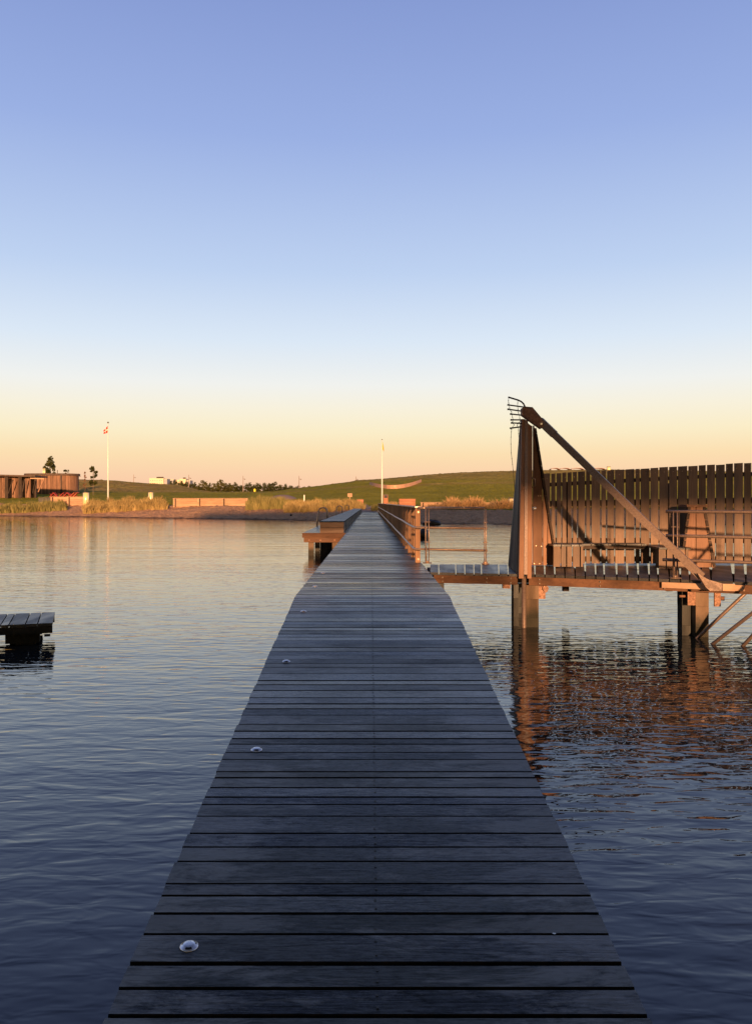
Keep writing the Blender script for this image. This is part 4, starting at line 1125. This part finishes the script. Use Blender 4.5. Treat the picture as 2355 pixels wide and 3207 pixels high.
for rank, i in enumerate(order):
    px, pt, wp, kd = far[i]
    pr, w0, h0 = protos[kd]
    e = pr if kd not in used else copy_tree(pr); used.add(kd)
    Y = 425 if i < 30 else 395
    size = 'tall' if pt < 1508 else ('low' if pt > 1519 else 'middling')
    where = ('near the pale blocks' if px < 600 else 'beside the brown hill' if px < 755 else 'by the yellow marker' if px < 835 else 'toward the green hill')
    place_tree(e, px, pt, Y, '%s %s tree %s, %s from left in the far row' % (size, names3[kd], where, ordinal(rank + 1)), 'far row of trees behind the lawn', wpx=wp * 1.15, h0=h0, w0=w0)
    e.rotation_euler = (0, 0, random.uniform(0, 6.28))

# ------------------------------------------------------------------ dune grass and shrubs (nobody could count the blades)
def blades(name, n, pxr, yr, hr, m, label, wb=.045, lean=.35, tuft=.25, green=None):
    r = np.random.RandomState(len(name) + n); vs = []; fs = []; pv = []
    ntuft = max(1, n // 26)
    for k in range(ntuft):
        Y = r.uniform(*yr); px = r.uniform(*pxr); x = X_(px, Y); z0 = TZ(x, Y)
        edge = min(1, (px - pxr[0]) / 18, (pxr[1] - px) / 18); hh = r.uniform(*hr) * (.45 + .55 * max(0, edge) ** .6) * (.78 + .28 * math.sin(px * .11 + 1.7 * math.sin(px * .031)) * math.sin(px * .047 + Y)); tone = r.uniform(0, .7)
        for j in range(26):
            a = r.uniform(0, 6.28); d = r.uniform(0, tuft); bx, by = x + d * math.cos(a), Y + d * math.sin(a)
            h = hh * r.uniform(.3, 1.15); le = lean * h * r.uniform(.1, 1); w_ = wb * r.uniform(.6, 1.2); th = r.uniform(-.6, .6)
            cx, cy = w_ * math.cos(th), w_ * math.sin(th); i0 = len(vs)
            vs += [(bx - cx, by - cy, z0 - .1), (bx + cx, by + cy, z0 - .1), (bx + le * .35 * math.cos(a) + cx * .8, by + le * .35 * math.sin(a) + cy * .8, z0 + h * .55),
                   (bx + le * .35 * math.cos(a) - cx * .8, by + le * .35 * math.sin(a) - cy * .8, z0 + h * .55), (bx + le * math.cos(a), by + le * math.sin(a), z0 + h)]
            fs += [(i0, i0 + 1, i0 + 2, i0 + 3), (i0 + 3, i0 + 2, i0 + 4)]; p = float(np.clip(tone + r.uniform(0, .4), 0, 1)); pv += [p, p]
    t = MB(); t.v = vs; t.f = fs; t.m = [0] * len(fs); t.p = pv
    return tag(t.build(name, m), label, 'grass', kind='stuff')
blades('dune_grass', 9000, (-120, 80), (119, 126), (.9, 1.5), M['straw_green'], 'golden green dune grass below the lean-to at the far left')
blades('dune_grass', 8000, (82, 208), (119, 126), (.9, 1.5), M['straw_green'], 'golden dune grass clump in front of the round hut')
blades('dune_grass', 16000, (262, 522), (111, 121), (.9, 1.5), M['straw'], 'tall golden dune grass around the foot of the tall flagpole')
blades('dune_grass', 9000, (775, 905), (103, 111), (1.1, 1.7), M['straw_green'], 'greenish dune grass just right of the long low wall')
blades('dune_grass', 16000, (890, 1138), (98, 107), (.9, 1.4), M['straw'], 'straw coloured dune grass between the low wall and the path')
blades('dune_grass', 4000, (980, 1100), (99, 103), (.8, 1.2), M['straw_green'], 'darker patch of dune grass at the beach edge behind the ladders')
blades('dune_grass', 1200, (1168, 1186), (93, 99), (.6, 1.2), M['straw_green'], 'small green grass tuft at the end of the walkway railing')
blades('dry_shrub', 500, (1216, 1236), (97, 98), (.8, 1.4), M['shrub'], 'dry shrub beside the hooded bin', lean=.7)
blades('dry_shrub', 1500, (1345, 1395), (93.5, 95.5), (.5, .9), M['shrub'], 'low dry shrub in front of the right low wall', lean=.8)
blades('dry_shrub', 4000, (1390, 1520), (93, 96), (.8, 1.45), M['shrub'], 'broad dry shrub clump hiding the middle of the right low wall', lean=.8)
blades('dry_shrub', 3200, (1530, 1625), (92, 95), (.6, 1.3), M['shrub'], 'dry shrub and grass beside the shining bin near the tower', lean=.8)
blades('dry_shrub', 4000, (1620, 2500), (92, 96), (.6, 1.2), M['straw'], 'dry grass behind the fence', lean=.6)

# bare mound behind the grass
c = P(870, 1562, 150); mo = MB(); vs = []; fs = []
for i in range(9):
    for j in range(24):
        a = 2 * math.pi * j / 24; rr = i / 8
        x = c.x + 3.2 * rr * math.cos(a); y = 158 + 5 * rr * math.sin(a)
        vs.append((x, y, TZ(x, y) - .25 + 1.0 * (1 - rr * rr) + .05 * math.sin(7 * a)))
for i in range(8):
    for j in range(24):
        fs.append((i * 24 + j, i * 24 + (j + 1) % 24, (i + 1) * 24 + (j + 1) % 24, (i + 1) * 24 + j))
mo.add(vs, fs); tag(mo.build('earth_mound', M['path'], smooth=True), kind='structure')

# weed line and boulder at the water's edge
def lump(name, c, rx, ry, rz, m, label, cat, seed):
    r = np.random.RandomState(seed); vs = []; fs = []; nr, ns = 9, 18
    ph = r.uniform(0, 6.28, 4)
    for i in range(nr + 1):
        th = math.pi * i / nr
        for j in range(ns):
            a = 2 * math.pi * j / ns
            q = 1 + .16 * math.sin(3 * a + ph[0]) * math.sin(2 * th + ph[1]) + .10 * math.sin(5 * a + ph[2]) + r.uniform(-.05, .05)
            vs.append((c[0] + rx * q * math.sin(th) * math.cos(a), c[1] + ry * q * math.sin(th) * math.sin(a), c[2] + rz * q * math.cos(th)))
    for i in range(nr):
        for j in range(ns): fs.append((i * ns + j, (i + 1) * ns + j, (i + 1) * ns + (j + 1) % ns, i * ns + (j + 1) % ns))
    t = MB(); t.add(vs, fs); return tag(t.build(name, M[m], smooth=True, loc=c), label, cat)
lump('boulder', (X_(1352, 70.5), 70.5, .1), .75, .5, .28, 'weed', 'dark wet boulder at the waterline just right of the railing end post', 'boulder', 3)
lump('boulder', (X_(1326, 44), 44, .12), .24, .5, .38, 'weed', 'dark weed covered stone in the water behind the first railing post', 'boulder', 5)
lump('boulder', (X_(912, 91), 91, .50), .12, .1, .1, 'weed', 'small dark stone alone on the shaded beach', 'boulder', 6)

# ------------------------------------------------------------------ added unseen building behind the camera, shaped to shade near ramp and beach
pv = empty('unseen_shade_building', (10, -22, 0), 'unseen timber blocks on piles behind the camera, shaped to shade ramp and beach', 'building')
T_ = math.tan(SUN_EL) / math.cos(SUN_AZ)
ZL = .84 + 29.0 * T_; ZU = 1.6 + 41.1 * T_; ZB = .95 + 56 * T_; ZH = 1.05 + 117 * T_
t = MB(); t.box(-16, 3.6, -24, -20, .3, ZL); t.build('lower_shade_block', M['shade_block'], pv)
t = MB(); t.box(4.6, 60, -27, -20, ZU, ZH); t.build('upper_shade_block', M['shade_block'], pv)
t = MB(); t.box(-9, 4.59, -27, -20, ZB, ZH); t.build('raised_shade_block', M['shade_block'], pv)
t = MB(); t.box(-9.8, 61, -27.6, -19.6, ZH + .01, ZH + .2); t.build('roof', M['roof'], pv)
for x in (-8.6, 4.75, 17, 30, 44, 58):
    for y_ in (-26.4, -20.6):
        t = MB(); t.box(x - .15, x + .15, y_ - .15, y_ + .15, -1.6, (ZB if x < 0 else ZU) - .01); t.build('pile', M['pile'], pv)
